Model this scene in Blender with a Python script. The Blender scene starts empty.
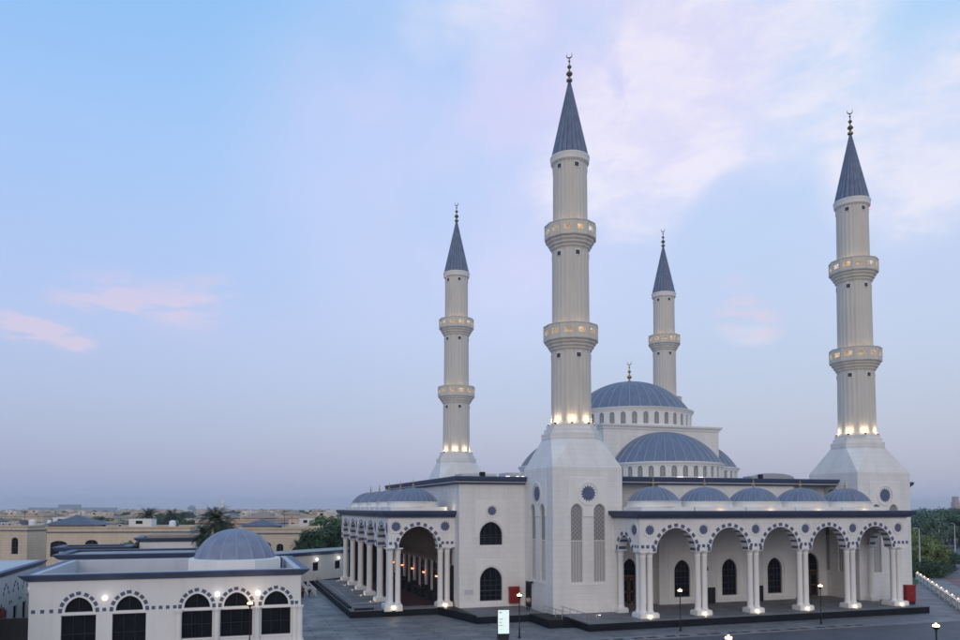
import bpy, math, random
from math import sin, cos, pi, radians, sqrt, tan, atan
from mathutils import Vector, Matrix
S = bpy.context.scene
COL = S.collection
random.seed(7)

# ------------------------------------------------------------------ camera
YAW = radians(18.2)
PITCH = atan(.0463)
CAM = Vector((-39.95, -85.82, 13.0))
FW = Vector((sin(YAW), cos(YAW), 0)); RT = Vector((cos(YAW), -sin(YAW), 0))
cd = bpy.data.cameras.new('camera'); cam = bpy.data.objects.new('camera', cd); COL.objects.link(cam)
cam.location = CAM
cam.rotation_euler = (pi/2 + PITCH, 0, -YAW)
cd.sensor_width = 36; cd.lens = 773/960*36; cd.shift_y = .1586; cd.clip_start = .5; cd.clip_end = 40000
S.camera = cam
def place(right, fwd):                      # metres to the right of and ahead of the viewpoint
    p = CAM + RT*right + FW*fwd
    return p.x, p.y

# ------------------------------------------------------------------ world
SUN_AZ, SUN_EL = radians(200), radians(16)   # azimuth clockwise from +Y
w = bpy.data.worlds.new('World'); S.world = w; w.use_nodes = True
NT = w.node_tree; NT.nodes.clear()
def nd(t, **k):
    n = NT.nodes.new(t)
    for a, b in k.items(): setattr(n, a, b)
    return n
def lk(a, b): NT.links.new(a, b)
def mth(op, a, b=None, clamp=False):
    n = nd('ShaderNodeMath', operation=op, use_clamp=clamp)
    for i, v in enumerate((a, b)):
        if v is None: continue
        if isinstance(v, (int, float)): n.inputs[i].default_value = v
        else: lk(v, n.inputs[i])
    return n.outputs[0]
def vdot(v, vec):
    n = nd('ShaderNodeVectorMath', operation='DOT_PRODUCT'); lk(v, n.inputs[0]); n.inputs[1].default_value = vec
    return n.outputs['Value']
def mrange(v, a, b, c=0., d=1., smooth=True):
    n = nd('ShaderNodeMapRange'); n.interpolation_type = 'SMOOTHSTEP' if smooth else 'LINEAR'
    lk(v, n.inputs[0]); n.inputs[1].default_value = a; n.inputs[2].default_value = b
    n.inputs[3].default_value = c; n.inputs[4].default_value = d
    return n.outputs[0]
def mixc(f, a, b, mode='MIX'):
    n = nd('ShaderNodeMix', data_type='RGBA', blend_type=mode)
    for s, v in ((0, f), (6, a), (7, b)):
        if isinstance(v, (int, float)): n.inputs[s].default_value = v
        elif isinstance(v, tuple): n.inputs[s].default_value = (*v, 1)
        else: lk(v, n.inputs[s])
    return n.outputs[2]
def ramp(v, stops):
    n = nd('ShaderNodeValToRGB'); e = n.color_ramp.elements
    while len(e) < len(stops): e.new(.5)
    for q, (p, c) in zip(e, stops): q.position = p; q.color = (*c, 1)
    lk(v, n.inputs[0]); return n.outputs[0]
tc = nd('ShaderNodeTexCoord'); DIR = tc.outputs['Generated']
sep = nd('ShaderNodeSeparateXYZ'); lk(DIR, sep.inputs[0])
ez = mth('MULTIPLY', sep.outputs[2], 1.6, True)      # 0..1 for 0..~39 deg
left = ramp(ez, [(0, (.315, .385, .585)), (.10, (.315, .39, .625)), (.36, (.38, .475, .785)), (.66, (.32, .50, .85)), (.90, (.21, .46, .83)), (1, (.18, .43, .80))])
right = ramp(ez, [(0, (.39, .435, .59)), (.10, (.40, .45, .64)), (.36, (.44, .53, .755)), (.66, (.45, .60, .86)), (.90, (.37, .60, .87)), (1, (.34, .57, .86))])
azf = mrange(vdot(DIR, tuple(RT)), -.50, .50)
sky = mixc(azf, left, right)
# soft lavender veil of high cloud
def dirv(px, py):
    v = FW + RT*((px-480)/773) + Vector((0, 0, 1))*((508-py)/773); v.normalize(); return tuple(v)
mp = nd('ShaderNodeMapping'); lk(DIR, mp.inputs[0]); mp.inputs['Rotation'].default_value = (0, radians(40), -YAW); mp.inputs['Scale'].default_value = (1.3, 1.2, 3.0)
n1 = nd('ShaderNodeTexNoise'); lk(mp.outputs[0], n1.inputs[0]); n1.inputs['Scale'].default_value = 2.2; n1.inputs['Detail'].default_value = 9; n1.inputs['Roughness'].default_value = .58; n1.inputs['Distortion'].default_value = .5
n2 = nd('ShaderNodeTexNoise'); lk(DIR, n2.inputs[0]); n2.inputs['Scale'].default_value = 3.5; n2.inputs['Detail'].default_value = 5
n3 = nd('ShaderNodeTexNoise'); lk(mp.outputs[0], n3.inputs[0]); n3.inputs['Scale'].default_value = 8; n3.inputs['Detail'].default_value = 10; n3.inputs['Roughness'].default_value = .62; n3.inputs['Distortion'].default_value = .3
def blobs(lst):
    tot = None
    for px, py, r, a in lst:
        d = vdot(DIR, dirv(px, py))
        b = mrange(d, cos(radians(r)), 1., 0., a)
        tot = b if tot is None else mth('ADD', tot, b)
    return tot
veil = blobs([(540, 40, 18, .8), (470, 130, 18, .45), (600, 170, 15, .35), (690, 50, 12, .4), (400, 280, 16, .12), (960, 200, 12, .3)])
veilf = mth('MULTIPLY', veil, mrange(n2.outputs[0], .34, .66, .25, 1.), True)
sky = mixc(veilf, sky, (.60, .59, .86))
band = blobs([(605, 185, 6.5, 1.3), (640, 150, 6, 1.2), (595, 150, 6, .8), (660, 110, 6.5, 1.3), (700, 75, 7, 1.3), (740, 35, 8, 1.3), (790, 8, 8, 1.2), (500, 5, 4, .7), (430, 8, 3, .4), (795, 105, 5, .6), (950, 125, 7, 1.3), (915, 155, 6, 1.), (745, 317, 2.2, .5), (765, 320, 2., .5), (640, 60, 7, .6)])
cl = mth('MULTIPLY', band, mrange(n1.outputs[0], .38, .58), True)
cl = mth('MULTIPLY', cl, mrange(n3.outputs[0], .34, .64, .35, 1.), True)
sky = mixc(mth('MULTIPLY', cl, .68), sky, (.87, .80, .88))
pinkb = blobs([(2+11*k, 322+3.2*k, 1.25, .8) for k in range(8)]+[(62+17*k, 297+4*sin(k*1.3), 1.9+.5*(k % 3), .34) for k in range(10)]+[(190, 318, 3, .2), (735, 314, 1.8, .5), (747, 317, 2.0, .6), (760, 319, 1.9, .6), (773, 321, 1.6, .4), (738, 286, 1.4, .35)])
pm = nd('ShaderNodeMapping'); lk(DIR, pm.inputs[0]); pm.inputs['Rotation'].default_value = (0, radians(-14), -YAW); pm.inputs['Scale'].default_value = (1.3, 1., 5.5)
n4 = nd('ShaderNodeTexNoise'); lk(pm.outputs[0], n4.inputs[0]); n4.inputs['Scale'].default_value = 9.; n4.inputs['Detail'].default_value = 8; n4.inputs['Roughness'].default_value = .55
pf = mth('MULTIPLY', pinkb, mrange(n4.outputs[0], .38, .62, .0, 1.), True)
sky = mixc(mth('MULTIPLY', pf, .62), sky, (.66, .52, .70))
nz = nd('ShaderNodeTexSky'); nz.sky_type = 'NISHITA'; nz.sun_disc = False; nz.sun_elevation = radians(4); nz.sun_rotation = SUN_AZ
nz.air_density = 1.2; nz.dust_density = 2.5
sky = mixc(.06, sky, nz.outputs[0], 'ADD')
# brighter sunset side behind the viewpoint, added to light the building fronts
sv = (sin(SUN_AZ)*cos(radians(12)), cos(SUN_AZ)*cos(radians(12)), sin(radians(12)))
sunset_fill = mrange(vdot(DIR, sv), .2, 1.)
sky = mixc(sunset_fill, sky, (.62, .58, .62))
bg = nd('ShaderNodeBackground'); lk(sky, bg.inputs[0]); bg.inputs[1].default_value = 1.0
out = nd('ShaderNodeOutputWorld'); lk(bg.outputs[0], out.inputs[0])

# ------------------------------------------------------------------ sun
sd = bpy.data.lights.new('sun', 'SUN'); so = bpy.data.objects.new('sun', sd); COL.objects.link(so)
sd.energy = .80; sd.angle = radians(50); sd.color = (1, .93, .87)
so.rotation_euler = Vector((-sin(SUN_AZ)*cos(SUN_EL), -cos(SUN_AZ)*cos(SUN_EL), -sin(SUN_EL))).to_track_quat('-Z', 'Y').to_euler()
so.location = (0, -50, 100)

V = S.view_settings
V.view_transform = 'Standard'; V.look = 'None'; V.gamma = 1; V.exposure = 0; V.use_curve_mapping = False
S.render.engine = 'CYCLES'
S.cycles.use_denoising = True
S.cycles.max_bounces = 6; S.cycles.diffuse_bounces = 3; S.cycles.glossy_bounces = 2; S.cycles.transmission_bounces = 2; S.cycles.volume_bounces = 0
S.cycles.sample_clamp_indirect = 3; S.cycles.caustics_reflective = False; S.cycles.caustics_refractive = False
S.cycles.use_light_tree = True

# ------------------------------------------------------------------ materials
class Mat:
    def __init__(s, name):
        s.m = bpy.data.materials.new(name); s.m.use_nodes = True
        s.n = s.m.node_tree.nodes; s.l = s.m.node_tree.links; s.b = s.n['Principled BSDF']
    def node(s, t, **k):
        n = s.n.new(t)
        for a, b in k.items(): setattr(n, a, b)
        return n
def surf(name, col, rough=.7, var=.12, vscale=.6, bump=.0, bscale=8., metal=0., spec=.4, col2=None, grime=0.):
    M = Mat(name); b = M.b
    b.inputs['Roughness'].default_value = rough; b.inputs['Metallic'].default_value = metal
    b.inputs['Specular IOR Level'].default_value = spec
    g = M.node('ShaderNodeNewGeometry')
    n = M.node('ShaderNodeTexNoise'); n.inputs['Scale'].default_value = vscale; n.inputs['Detail'].default_value = 6
    M.l.new(g.outputs['Position'], n.inputs['Vector'])
    r = M.node('ShaderNodeValToRGB'); r.color_ramp.elements[0].position = .3; r.color_ramp.elements[1].position = .7
    c2 = col2 or tuple(c*(1+var) for c in col)
    r.color_ramp.elements[0].color = (*[c*(1-var) for c in col], 1); r.color_ramp.elements[1].color = (*c2, 1)
    M.l.new(n.outputs[0], r.inputs[0]); last = r.outputs[0]
    if grime:
        mp = M.node('ShaderNodeMapping'); mp.inputs['Scale'].default_value = (1.6, 1.6, .12); M.l.new(g.outputs['Position'], mp.inputs[0])
        n2 = M.node('ShaderNodeTexNoise'); n2.inputs['Scale'].default_value = 1.; n2.inputs['Detail'].default_value = 8; M.l.new(mp.outputs[0], n2.inputs[0])
        rr = M.node('ShaderNodeMapRange'); rr.inputs[1].default_value = .52; rr.inputs[2].default_value = .78; rr.inputs[3].default_value = 1; rr.inputs[4].default_value = 1-grime
        M.l.new(n2.outputs[0], rr.inputs[0])
        mx = M.node('ShaderNodeVectorMath', operation='SCALE'); M.l.new(last, mx.inputs[0]); M.l.new(rr.outputs[0], mx.inputs['Scale']); last = mx.outputs[0]
    M.l.new(last, b.inputs['Base Color'])
    if bump:
        nb = M.node('ShaderNodeTexNoise'); nb.inputs['Scale'].default_value = bscale; nb.inputs['Detail'].default_value = 4
        M.l.new(g.outputs['Position'], nb.inputs['Vector'])
        bp = M.node('ShaderNodeBump'); bp.inputs['Strength'].default_value = bump; bp.inputs['Distance'].default_value = .05
        M.l.new(nb.outputs[0], bp.inputs['Height']); M.l.new(bp.outputs[0], b.inputs['Normal'])
    return M.m
def masonry(name, c1, c2, mortar, bw=1.2, rh=.6, ms=.012, rough=.6, flat=False, grime=.1, spec=.4, lowvar=.1, bump=.15):
    """stone cladding or paving: courses of blocks laid in world space"""
    M = Mat(name); b = M.b; b.inputs['Roughness'].default_value = rough; b.inputs['Specular IOR Level'].default_value = spec
    g = M.node('ShaderNodeNewGeometry'); sp = M.node('ShaderNodeSeparateXYZ'); M.l.new(g.outputs['Position'], sp.inputs[0])
    cb = M.node('ShaderNodeCombineXYZ')
    if flat:
        M.l.new(sp.outputs[0], cb.inputs[0]); M.l.new(sp.outputs[1], cb.inputs[1])
    else:
        ad = M.node('ShaderNodeMath', operation='ADD'); M.l.new(sp.outputs[0], ad.inputs[0]); M.l.new(sp.outputs[1], ad.inputs[1])
        M.l.new(ad.outputs[0], cb.inputs[0]); M.l.new(sp.outputs[2], cb.inputs[1])
    br = M.node('ShaderNodeTexBrick'); br.offset = .5
    br.inputs['Scale'].default_value = 1; br.inputs['Brick Width'].default_value = bw; br.inputs['Row Height'].default_value = rh
    br.inputs['Mortar Size'].default_value = ms; br.inputs['Mortar Smooth'].default_value = .2
    br.inputs['Color1'].default_value = (*c1, 1); br.inputs['Color2'].default_value = (*c2, 1); br.inputs['Mortar'].default_value = (*mortar, 1)
    M.l.new(cb.outputs[0], br.inputs[0])
    n = M.node('ShaderNodeTexNoise'); n.inputs['Scale'].default_value = .38; n.inputs['Detail'].default_value = 8; n.inputs['Roughness'].default_value = .6
    mp = M.node('ShaderNodeMapping'); mp.inputs['Scale'].default_value = (1, 1, 1) if flat else (1.8, 1.8, .35)
    M.l.new(g.outputs['Position'], mp.inputs[0]); M.l.new(mp.outputs[0], n.inputs[0])
    rr = M.node('ShaderNodeMapRange'); rr.inputs[1].default_value = .3; rr.inputs[2].default_value = .72; rr.inputs[3].default_value = 1+lowvar*.4; rr.inputs[4].default_value = 1-grime
    M.l.new(n.outputs[0], rr.inputs[0])
    mx = M.node('ShaderNodeVectorMath', operation='SCALE'); M.l.new(br.outputs[0], mx.inputs[0]); M.l.new(rr.outputs[0], mx.inputs['Scale'])
    M.l.new(mx.outputs[0], b.inputs['Base Color'])
    bp = M.node('ShaderNodeBump'); bp.inputs['Strength'].default_value = bump; bp.inputs['Distance'].default_value = .03; bp.invert = True
    M.l.new(br.outputs['Fac'], bp.inputs['Height']); M.l.new(bp.outputs[0], b.inputs['Normal'])
    if flat:
        r2 = M.node('ShaderNodeMapRange'); r2.inputs[1].default_value = .3; r2.inputs[2].default_value = .7; r2.inputs[3].default_value = rough-.14; r2.inputs[4].default_value = rough+.16
        M.l.new(n.outputs[0], r2.inputs[0]); M.l.new(r2.outputs[0], b.inputs['Roughness'])
    return M.m
def glow(name, col, st):
    M = Mat(name); M.b.inputs['Base Color'].default_value = (*col, 1)
    M.b.inputs['Emission Color'].default_value = (*col, 1); M.b.inputs['Emission Strength'].default_value = st
    return M.m
def lattice(name, c1, c2, sc=3.2):
    M = Mat(name); b = M.b; b.inputs['Roughness'].default_value = .5
    g = M.node('ShaderNodeNewGeometry'); sp = M.node('ShaderNodeSeparateXYZ'); M.l.new(g.outputs['Position'], sp.inputs[0])
    ad = M.node('ShaderNodeMath', operation='ADD'); M.l.new(sp.outputs[0], ad.inputs[0]); M.l.new(sp.outputs[1], ad.inputs[1])
    cb = M.node('ShaderNodeCombineXYZ'); M.l.new(ad.outputs[0], cb.inputs[0]); M.l.new(sp.outputs[2], cb.inputs[1])
    rot = M.node('ShaderNodeMapping'); rot.inputs['Rotation'].default_value = (0, 0, radians(45)); M.l.new(cb.outputs[0], rot.inputs[0])
    v = M.node('ShaderNodeTexVoronoi', feature='DISTANCE_TO_EDGE'); v.inputs['Scale'].default_value = sc; v.inputs['Randomness'].default_value = 0.
    M.l.new(rot.outputs[0], v.inputs[0])
    r = M.node('ShaderNodeValToRGB'); r.color_ramp.elements[0].position = .10; r.color_ramp.elements[0].color = (*c2, 1)
    r.color_ramp.elements[1].position = .16; r.color_ramp.elements[1].color = (*c1, 1)
    M.l.new(v.outputs[0], r.inputs[0]); M.l.new(r.outputs[0], b.inputs['Base Color'])
    return M.m
m = {}
m['stone'] = masonry('white_stone_cladding', (.79, .775, .755), (.76, .745, .725), (.63, .62, .605), 1.5, .62, .014, grime=.11, lowvar=.12)
m['plaster'] = surf('white_render', (.76, .75, .735), .65, .03, .5, .08, 12, grime=.10)
m['trim'] = surf('white_trim', (.79, .775, .75), .55, .03, .8, grime=.06)
m['shaft'] = surf('minaret_render', (.62, .585, .53), .6, .03, .4, grime=.12)
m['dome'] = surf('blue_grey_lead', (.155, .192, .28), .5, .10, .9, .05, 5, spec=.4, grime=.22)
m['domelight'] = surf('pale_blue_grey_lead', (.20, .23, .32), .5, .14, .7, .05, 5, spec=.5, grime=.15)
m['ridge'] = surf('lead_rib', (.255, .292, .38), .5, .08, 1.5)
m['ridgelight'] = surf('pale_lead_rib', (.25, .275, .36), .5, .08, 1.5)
m['spire'] = surf('slate_blue_lead', (.15, .185, .28), .5, .18, 1.2, .05, 4, grime=.22)
m['spireseam'] = surf('dark_lead_seam', (.06, .078, .125), .5, .15, 1.2)
m['cornice'] = surf('dark_blue_cornice', (.050, .068, .135), .5, .12, .8, .05, 6, grime=.12)
m['cornice_ab'] = surf('slate_blue_fascia', (.080, .108, .185), .55, .10, .8, .05, 6, grime=.12)
m['blue'] = surf('blue_tile', (.080, .105, .235), .4, .12, 3.)
m['bluegrey'] = surf('faded_blue_tile', (.095, .118, .215), .5, .15, 3.)
m['glass'] = surf('dark_window_glass', (.008, .010, .015), .2, .3, 1.5, .03, 2.5, spec=.14)
m['mullion'] = surf('dark_bronze_frame', (.035, .042, .06), .4, .1, 3)
m['drumglass'] = lattice('grey_drum_window', (.20, .21, .22), (.36, .36, .36), 5.)
m['lattice'] = lattice('carved_stone_lattice', (.20, .20, .20), (.37, .365, .355), 2.8)
m['latlow'] = lattice('carved_stone_louvre', (.36, .35, .335), (.42, .41, .395), 3.2)
m['carpet'] = surf('dark_red_carpet', (.045, .012, .014), .9, .3, 2.)
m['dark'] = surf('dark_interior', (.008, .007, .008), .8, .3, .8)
m['wood'] = surf('dark_brown_wood', (.10, .05, .024), .4, .35, 2.5, .1, 6)
m['brown'] = surf('warm_tinted_render', (.17, .125, .09), .7, .15, 1.)  # upper porch wall: warm lamplight tint is put into this brown
m['podium'] = masonry('black_granite', (.016, .019, .027), (.012, .014, .021), (.012, .012, .016), 1.2, .45, .01, rough=.5, grime=.15, spec=.12)
m['podtop'] = masonry('grey_granite_floor', (.20, .20, .215), (.17, .17, .185), (.10, .10, .11), 1.2, 1.2, .02, rough=.62, flat=True, grime=.25, bump=.02, spec=.3)
m['paver'] = masonry('dark_grey_pavers', (.25, .25, .258), (.185, .187, .20), (.065, .067, .075), 4.8, 1.1, .07, rough=.5, flat=True, grime=.36, bump=.4, spec=.35)
m['walk'] = masonry('grey_walkway_pavers', (.20, .205, .235), (.17, .175, .205), (.12, .12, .14), .9, .45, .01, rough=.6, flat=True, grime=.22)
m['kerb'] = masonry('kerb_stone', (.26, .26, .27), (.22, .22, .235), (.08, .08, .09), 1.0, .5, .015, rough=.7, flat=True, grime=.2)
m['road'] = surf('asphalt', (.085, .088, .105), .6, .18, .35, .3, 40)
m['slot'] = surf('drain_slot', (.012, .012, .016), .6)
m['pinkpave'] = masonry('red_block_paving', (.26, .13, .13), (.22, .12, .13), (.12, .08, .09), .8, .4, .02, rough=.7, flat=True, grime=.2)
m['sand'] = surf('sandy_ground', (.24, .20, .16), .9, .20, .02, .2, 3)
m['lawn'] = surf('lawn', (.05, .10, .028), .9, .3, .8, .5, 12)
m['gold'] = surf('weathered_gold', (.48, .31, .12), .4, .2, 4, metal=.5)
m['finial'] = surf('dark_bronze_finial', (.26, .19, .12), .4, .2, 4, metal=.6)
m['black'] = surf('black_painted_metal', (.012, .012, .014), .4, .2, 4)
m['metal'] = surf('brushed_steel', (.45, .46, .48), .3, .1, 4, metal=.8)
m['red'] = surf('red_painted_metal', (.24, .012, .012), .4, .1, 3)
m['beige'] = masonry('beige_stone', (.64, .54, .43), (.60, .50, .39), (.46, .39, .31), 1.6, .6, .03, grime=.14)
m['beige2'] = surf('sand_render', (.64, .55, .45), .8, .08, .3, grime=.12)
m['beige3'] = surf('pale_render', (.72, .69, .64), .8, .06, .3, grime=.12)
m['pinkwall'] = surf('pink_render', (.62, .47, .38), .8, .08, .3, grime=.12)
m['roofgrey'] = surf('grey_roof_membrane', (.36, .36, .37), .8, .12, .5, .1, 6, grime=.1)
m['rooftile'] = surf('slate_roof_tile', (.11, .12, .155), .6, .15, .8)
m['redtile'] = surf('terracotta_tile', (.33, .25, .20), .8, .15, .8)
m['coping'] = surf('light_coping', (.50, .52, .56), .6, .06, .6, grime=.1)
m['leaf'] = surf('green_leaves', (.07, .135, .04), .75, .45, .5)
m['leafdark'] = surf('dark_green_leaves', (.032, .07, .03), .75, .4, .5)
m['leafblue'] = surf('blue_green_leaves', (.085, .14, .10), .8, .4, .3)  # paler, bluer leaf colour includes some distance haze
m['leafolive'] = surf('olive_leaves', (.15, .19, .065), .8, .4, .4)
m['palm'] = surf('palm_fronds', (.028, .048, .026), .7, .3, 1.)
m['bark'] = surf('bark', (.09, .065, .05), .9, .3, 3)
m['farblue'] = surf('distant_glass_tower', (.20, .28, .36), .6, .1, .05)
m['farpink'] = surf('distant_pink_tower', (.36, .25, .24), .8, .1, .05)
m['lampwarm'] = glow('warm_lamp_glass', (1, .64, .38), 5.5)
m['lampflood'] = glow('floodlight_lens', (1, .80, .50), 6)
m['lampwhite'] = glow('white_globe_glass', (1, .96, .86), 1.6)
m['lamppost'] = glow('orange_post_lamp_glass', (1, .50, .24), 5)
m['lamporange'] = glow('orange_wall_lamp', (1, .26, .10), 4)
m['lampred'] = glow('red_beacon', (1, .05, .04), 2.5)
m['strip'] = glow('warm_light_strip', (1, .74, .38), 5)
m['roofglow'] = glow('roof_floodlight', (1, .93, .80), 1.3)
m['signface'] = glow('backlit_sign_face', (.70, .84, .80), .62)
m['signink'] = surf('sign_lettering', (.05, .10, .12), .6)
m['signred'] = surf('sign_red_lettering', (.42, .10, .08), .6)
m['skin'] = surf('skin', (.28, .16, .11), .6)
m['hair'] = surf('black_hair', (.012, .010, .010), .6)
m['shirt_white'] = surf('white_cloth', (.62, .62, .66), .8)
m['shirt_red'] = surf('maroon_cloth', (.16, .03, .04), .8)
m['shirt_tan'] = surf('tan_cloth', (.42, .30, .22), .8)
m['trousers'] = surf('black_cloth', (.014, .015, .022), .8)
m['carpaint'] = surf('dark_blue_car_paint', (.02, .03, .10), .25, .05, 1, spec=.6)
m['carwhite'] = surf('white_car_paint', (.7, .7, .7), .25, .03, 1, spec=.6)
m['cargrey'] = surf('grey_car_paint', (.12, .12, .13), .25, .03, 1, spec=.6)
m['rubber'] = surf('tyre_rubber', (.015, .015, .015), .8)

# ------------------------------------------------------------------ mesh helpers
class MB:
    def __init__(s): s.v = []; s.f = []; s.mi = []; s.mats = []; s.cur = 0
    def mat(s, name):
        mm = m[name]
        if mm not in s.mats: s.mats.append(mm)
        s.cur = s.mats.index(mm); return s
    def add(s, vs, fs):
        o = len(s.v); s.v += [tuple(q) for q in vs]; s.f += [tuple(o+i for i in f) for f in fs]; s.mi += [s.cur]*len(fs)
    def quad(s, a, b, c, d): s.add([a, b, c, d], [(0, 1, 2, 3)])
    def box(s, x0, x1, y0, y1, z0, z1):
        s.add([(x0, y0, z0), (x1, y0, z0), (x1, y1, z0), (x0, y1, z0), (x0, y0, z1), (x1, y0, z1), (x1, y1, z1), (x0, y1, z1)],
              [(0, 3, 2, 1), (4, 5, 6, 7), (0, 1, 5, 4), (1, 2, 6, 5), (2, 3, 7, 6), (3, 0, 4, 7)])
    def loft(s, rings, closed=True, cap0=True, cap1=True):
        n = len(rings[0]); vs = [p for r in rings for p in r]; fs = []
        for k in range(len(rings)-1):
            for i in range(n if closed else n-1):
                j = (i+1) % n; fs.append((k*n+i, k*n+j, (k+1)*n+j, (k+1)*n+i))
        if cap0: fs.append(tuple(range(n-1, -1, -1)))
        if cap1: fs.append(tuple(range((len(rings)-1)*n, len(rings)*n)))
        s.add(vs, fs)
    def prism(s, poly, z0, z1):
        s.loft([[(x, y, z0) for x, y in poly], [(x, y, z1) for x, y in poly]])
    def lathe(s, prof, n=24, cx=0, cy=0, a0=0, a1=360, off=0, cap=False):
        full = abs(a1-a0) >= 360; k = n if full else n+1; rings = []
        for r, z in prof:
            rings.append([(cx+r*cos(radians(a0+(a1-a0)*i/n)+off), cy+r*sin(radians(a0+(a1-a0)*i/n)+off), z) for i in range(k)])
        s.loft(rings, closed=full, cap0=cap, cap1=cap)
    def tube(s, pts, r, n=8):
        rings = []
        for i, p in enumerate(pts):
            p = Vector(p); a = Vector(pts[max(i-1, 0)]); b = Vector(pts[min(i+1, len(pts)-1)]); t = (b-a).normalized()
            u = t.cross(Vector((0, 0, 1)) if abs(t.z) < .9 else Vector((1, 0, 0))).normalized(); v = t.cross(u)
            rr = r[i] if isinstance(r, (list, tuple)) else r
            rings.append([tuple(p+u*rr*cos(2*pi*k/n)+v*rr*sin(2*pi*k/n)) for k in range(n)])
        s.loft(rings)
    def mesh(s, name, org=(0, 0, 0), smooth=False):
        me = bpy.data.meshes.new(name)
        me.from_pydata([(x-org[0], y-org[1], z-org[2]) for x, y, z in s.v], [], s.f)
        for q in s.mats: me.materials.append(q)
        me.polygons.foreach_set('material_index', s.mi)
        me.validate(); me.update()
        if smooth:
            me.polygons.foreach_set('use_smooth', [True]*len(me.polygons)); me.set_sharp_from_angle(angle=radians(32))
        return me
def wpos(o):
    p = Vector((0, 0, 0))
    while o is not None: p += Vector(o.location); o = o.parent
    return p
def build(mb, name, parent=None, smooth=False, at=None):
    """link the builder's world-space mesh as one object; at = its own origin"""
    org = Vector(at) if at is not None else (wpos(parent) if parent else Vector((0, 0, 0)))
    me = mb if isinstance(mb, bpy.types.Mesh) else mb.mesh(name, org, smooth)
    o = bpy.data.objects.new(name, me); COL.objects.link(o)
    o.location = org - (wpos(parent) if parent else Vector((0, 0, 0)))
    o.parent = parent
    return o
def link(me, name, parent, loc=(0, 0, 0), rz=0, sc=None):
    o = bpy.data.objects.new(name, me); COL.objects.link(o); o.parent = parent; o.location = loc; o.rotation_euler = (0, 0, rz)
    if sc: o.scale = sc
    return o
def thing(name, label, cat, loc=(0, 0, 0), rz=0, group=None):
    o = bpy.data.objects.new(name, None); COL.objects.link(o); o.location = loc; o.rotation_euler = (0, 0, rz); o.empty_display_size = .5
    tag(o, label, cat, group); return o
def tag(o, label=None, cat=None, group=None, kind=None):
    if label: o['label'] = label
    if cat: o['category'] = cat
    if group: o['group'] = group
    if kind: o['kind'] = kind
    return o
def kids(o): return [c for c in bpy.data.objects if c.parent is o]
def copy_tree(o, parent=None, loc=None, rz=None):
    c = o.copy(); COL.objects.link(c); c.parent = parent
    if loc is not None: c.location = loc
    if rz is not None: c.rotation_euler = (0, 0, rz)
    for ch in kids(o): copy_tree(ch, c)
    return c
def lamp(name, parent, loc, col, e, r=.08, spot=None, rot=(0, 0, 0)):
    ld = lamp.cache.get((col, e, r, spot))
    if ld is None:
        ld = bpy.data.lights.new(name, 'SPOT' if spot else 'POINT'); ld.color = col; ld.energy = e; ld.shadow_soft_size = r
        if spot: ld.spot_size = spot; ld.spot_blend = .8
        lamp.cache[(col, e, r, spot)] = ld
    o = bpy.data.objects.new(name, ld); COL.objects.link(o); o.parent = parent; o.location = loc; o.rotation_euler = rot
    return o
lamp.cache = {}
def arch_h(t, w, h):
    """height above the springing of a pointed arch (half width w, rise h) at t=-1..1"""
    t = min(1, abs(t))
    if h <= 0: return 0.
    if h < w*1.001: return h*sqrt(max(0, 1-t*t))
    R = (w*w+h*h)/(2*w); x = t*w+R-w
    return sqrt(max(0, R*R-x*x))
NS = 9
def opening(u, w, sill, spring, rise): return dict(u=u, w=w, sill=sill, spring=spring, rise=rise)
def outline(op, inset=0., n=NS):
    """arched outline, counter-clockwise seen from outside: bottom-left, bottom-right, over the arch back"""
    w = op['w']-inset; h = max(0, op['rise']-inset) if op['rise'] else 0
    pts = [(op['u']-w, op['sill']+inset), (op['u']+w, op['sill']+inset)]
    if h:
        for i in range(2*n+1):
            t = cos(pi*i/(2*n)); pts.append((op['u']+w*t, op['spring']+arch_h(t, w, h)))
    else: pts += [(op['u']+w, op['spring']-inset), (op['u']-w, op['spring']-inset)]
    return pts
def wall(mb, M, u0, u1, z0, z1, ops=(), depth=.35, du=None, reveal=True):
    """a wall face with real arched openings and reveals; M(u, d, z) maps to space, d goes inward"""
    ops = sorted(ops, key=lambda o: o['u']); cur = u0
    def plain(a, b, za, zb):
        if b-a < 1e-5 or zb-za < 1e-5: return
        k = max(1, int(math.ceil((b-a)/du))) if du else 1
        for i in range(k):
            p, q = a+(b-a)*i/k, a+(b-a)*(i+1)/k
            mb.quad(M(p, 0, za), M(q, 0, za), M(q, 0, zb), M(p, 0, zb))
    for o in ops:
        plain(cur, o['u']-o['w'], z0, z1)
        n = 2*NS if o['rise'] else (2 if not du else 4)
        us = [o['u']-o['w']*cos(pi*i/n) for i in range(n+1)] if o['rise'] else [o['u']-o['w']+2*o['w']*i/n for i in range(n+1)]
        hs = [o['spring']+arch_h((u-o['u'])/o['w'], o['w'], o['rise']) for u in us]
        for i in range(n):
            a, b = us[i], us[i+1]
            if o['sill'] > z0+1e-4: mb.quad(M(a, 0, z0), M(b, 0, z0), M(b, 0, o['sill']), M(a, 0, o['sill']))
            mb.quad(M(a, 0, hs[i]), M(b, 0, hs[i+1]), M(b, 0, z1), M(a, 0, z1))
            if reveal:
                mb.quad(M(a, 0, hs[i]), M(a, depth, hs[i]), M(b, depth, hs[i+1]), M(b, 0, hs[i+1]))
                if o['sill'] > z0+1e-4: mb.quad(M(a, 0, o['sill']), M(b, 0, o['sill']), M(b, depth, o['sill']), M(a, depth, o['sill']))
        if reveal:
            for u in (us[0], us[-1]):
                if o['spring'] > o['sill']+1e-4: mb.quad(M(u, 0, o['sill']), M(u, 0, o['spring']), M(u, depth, o['spring']), M(u, depth, o['sill']))
        cur = o['u']+o['w']
    plain(cur, u1, z0, z1)
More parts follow.
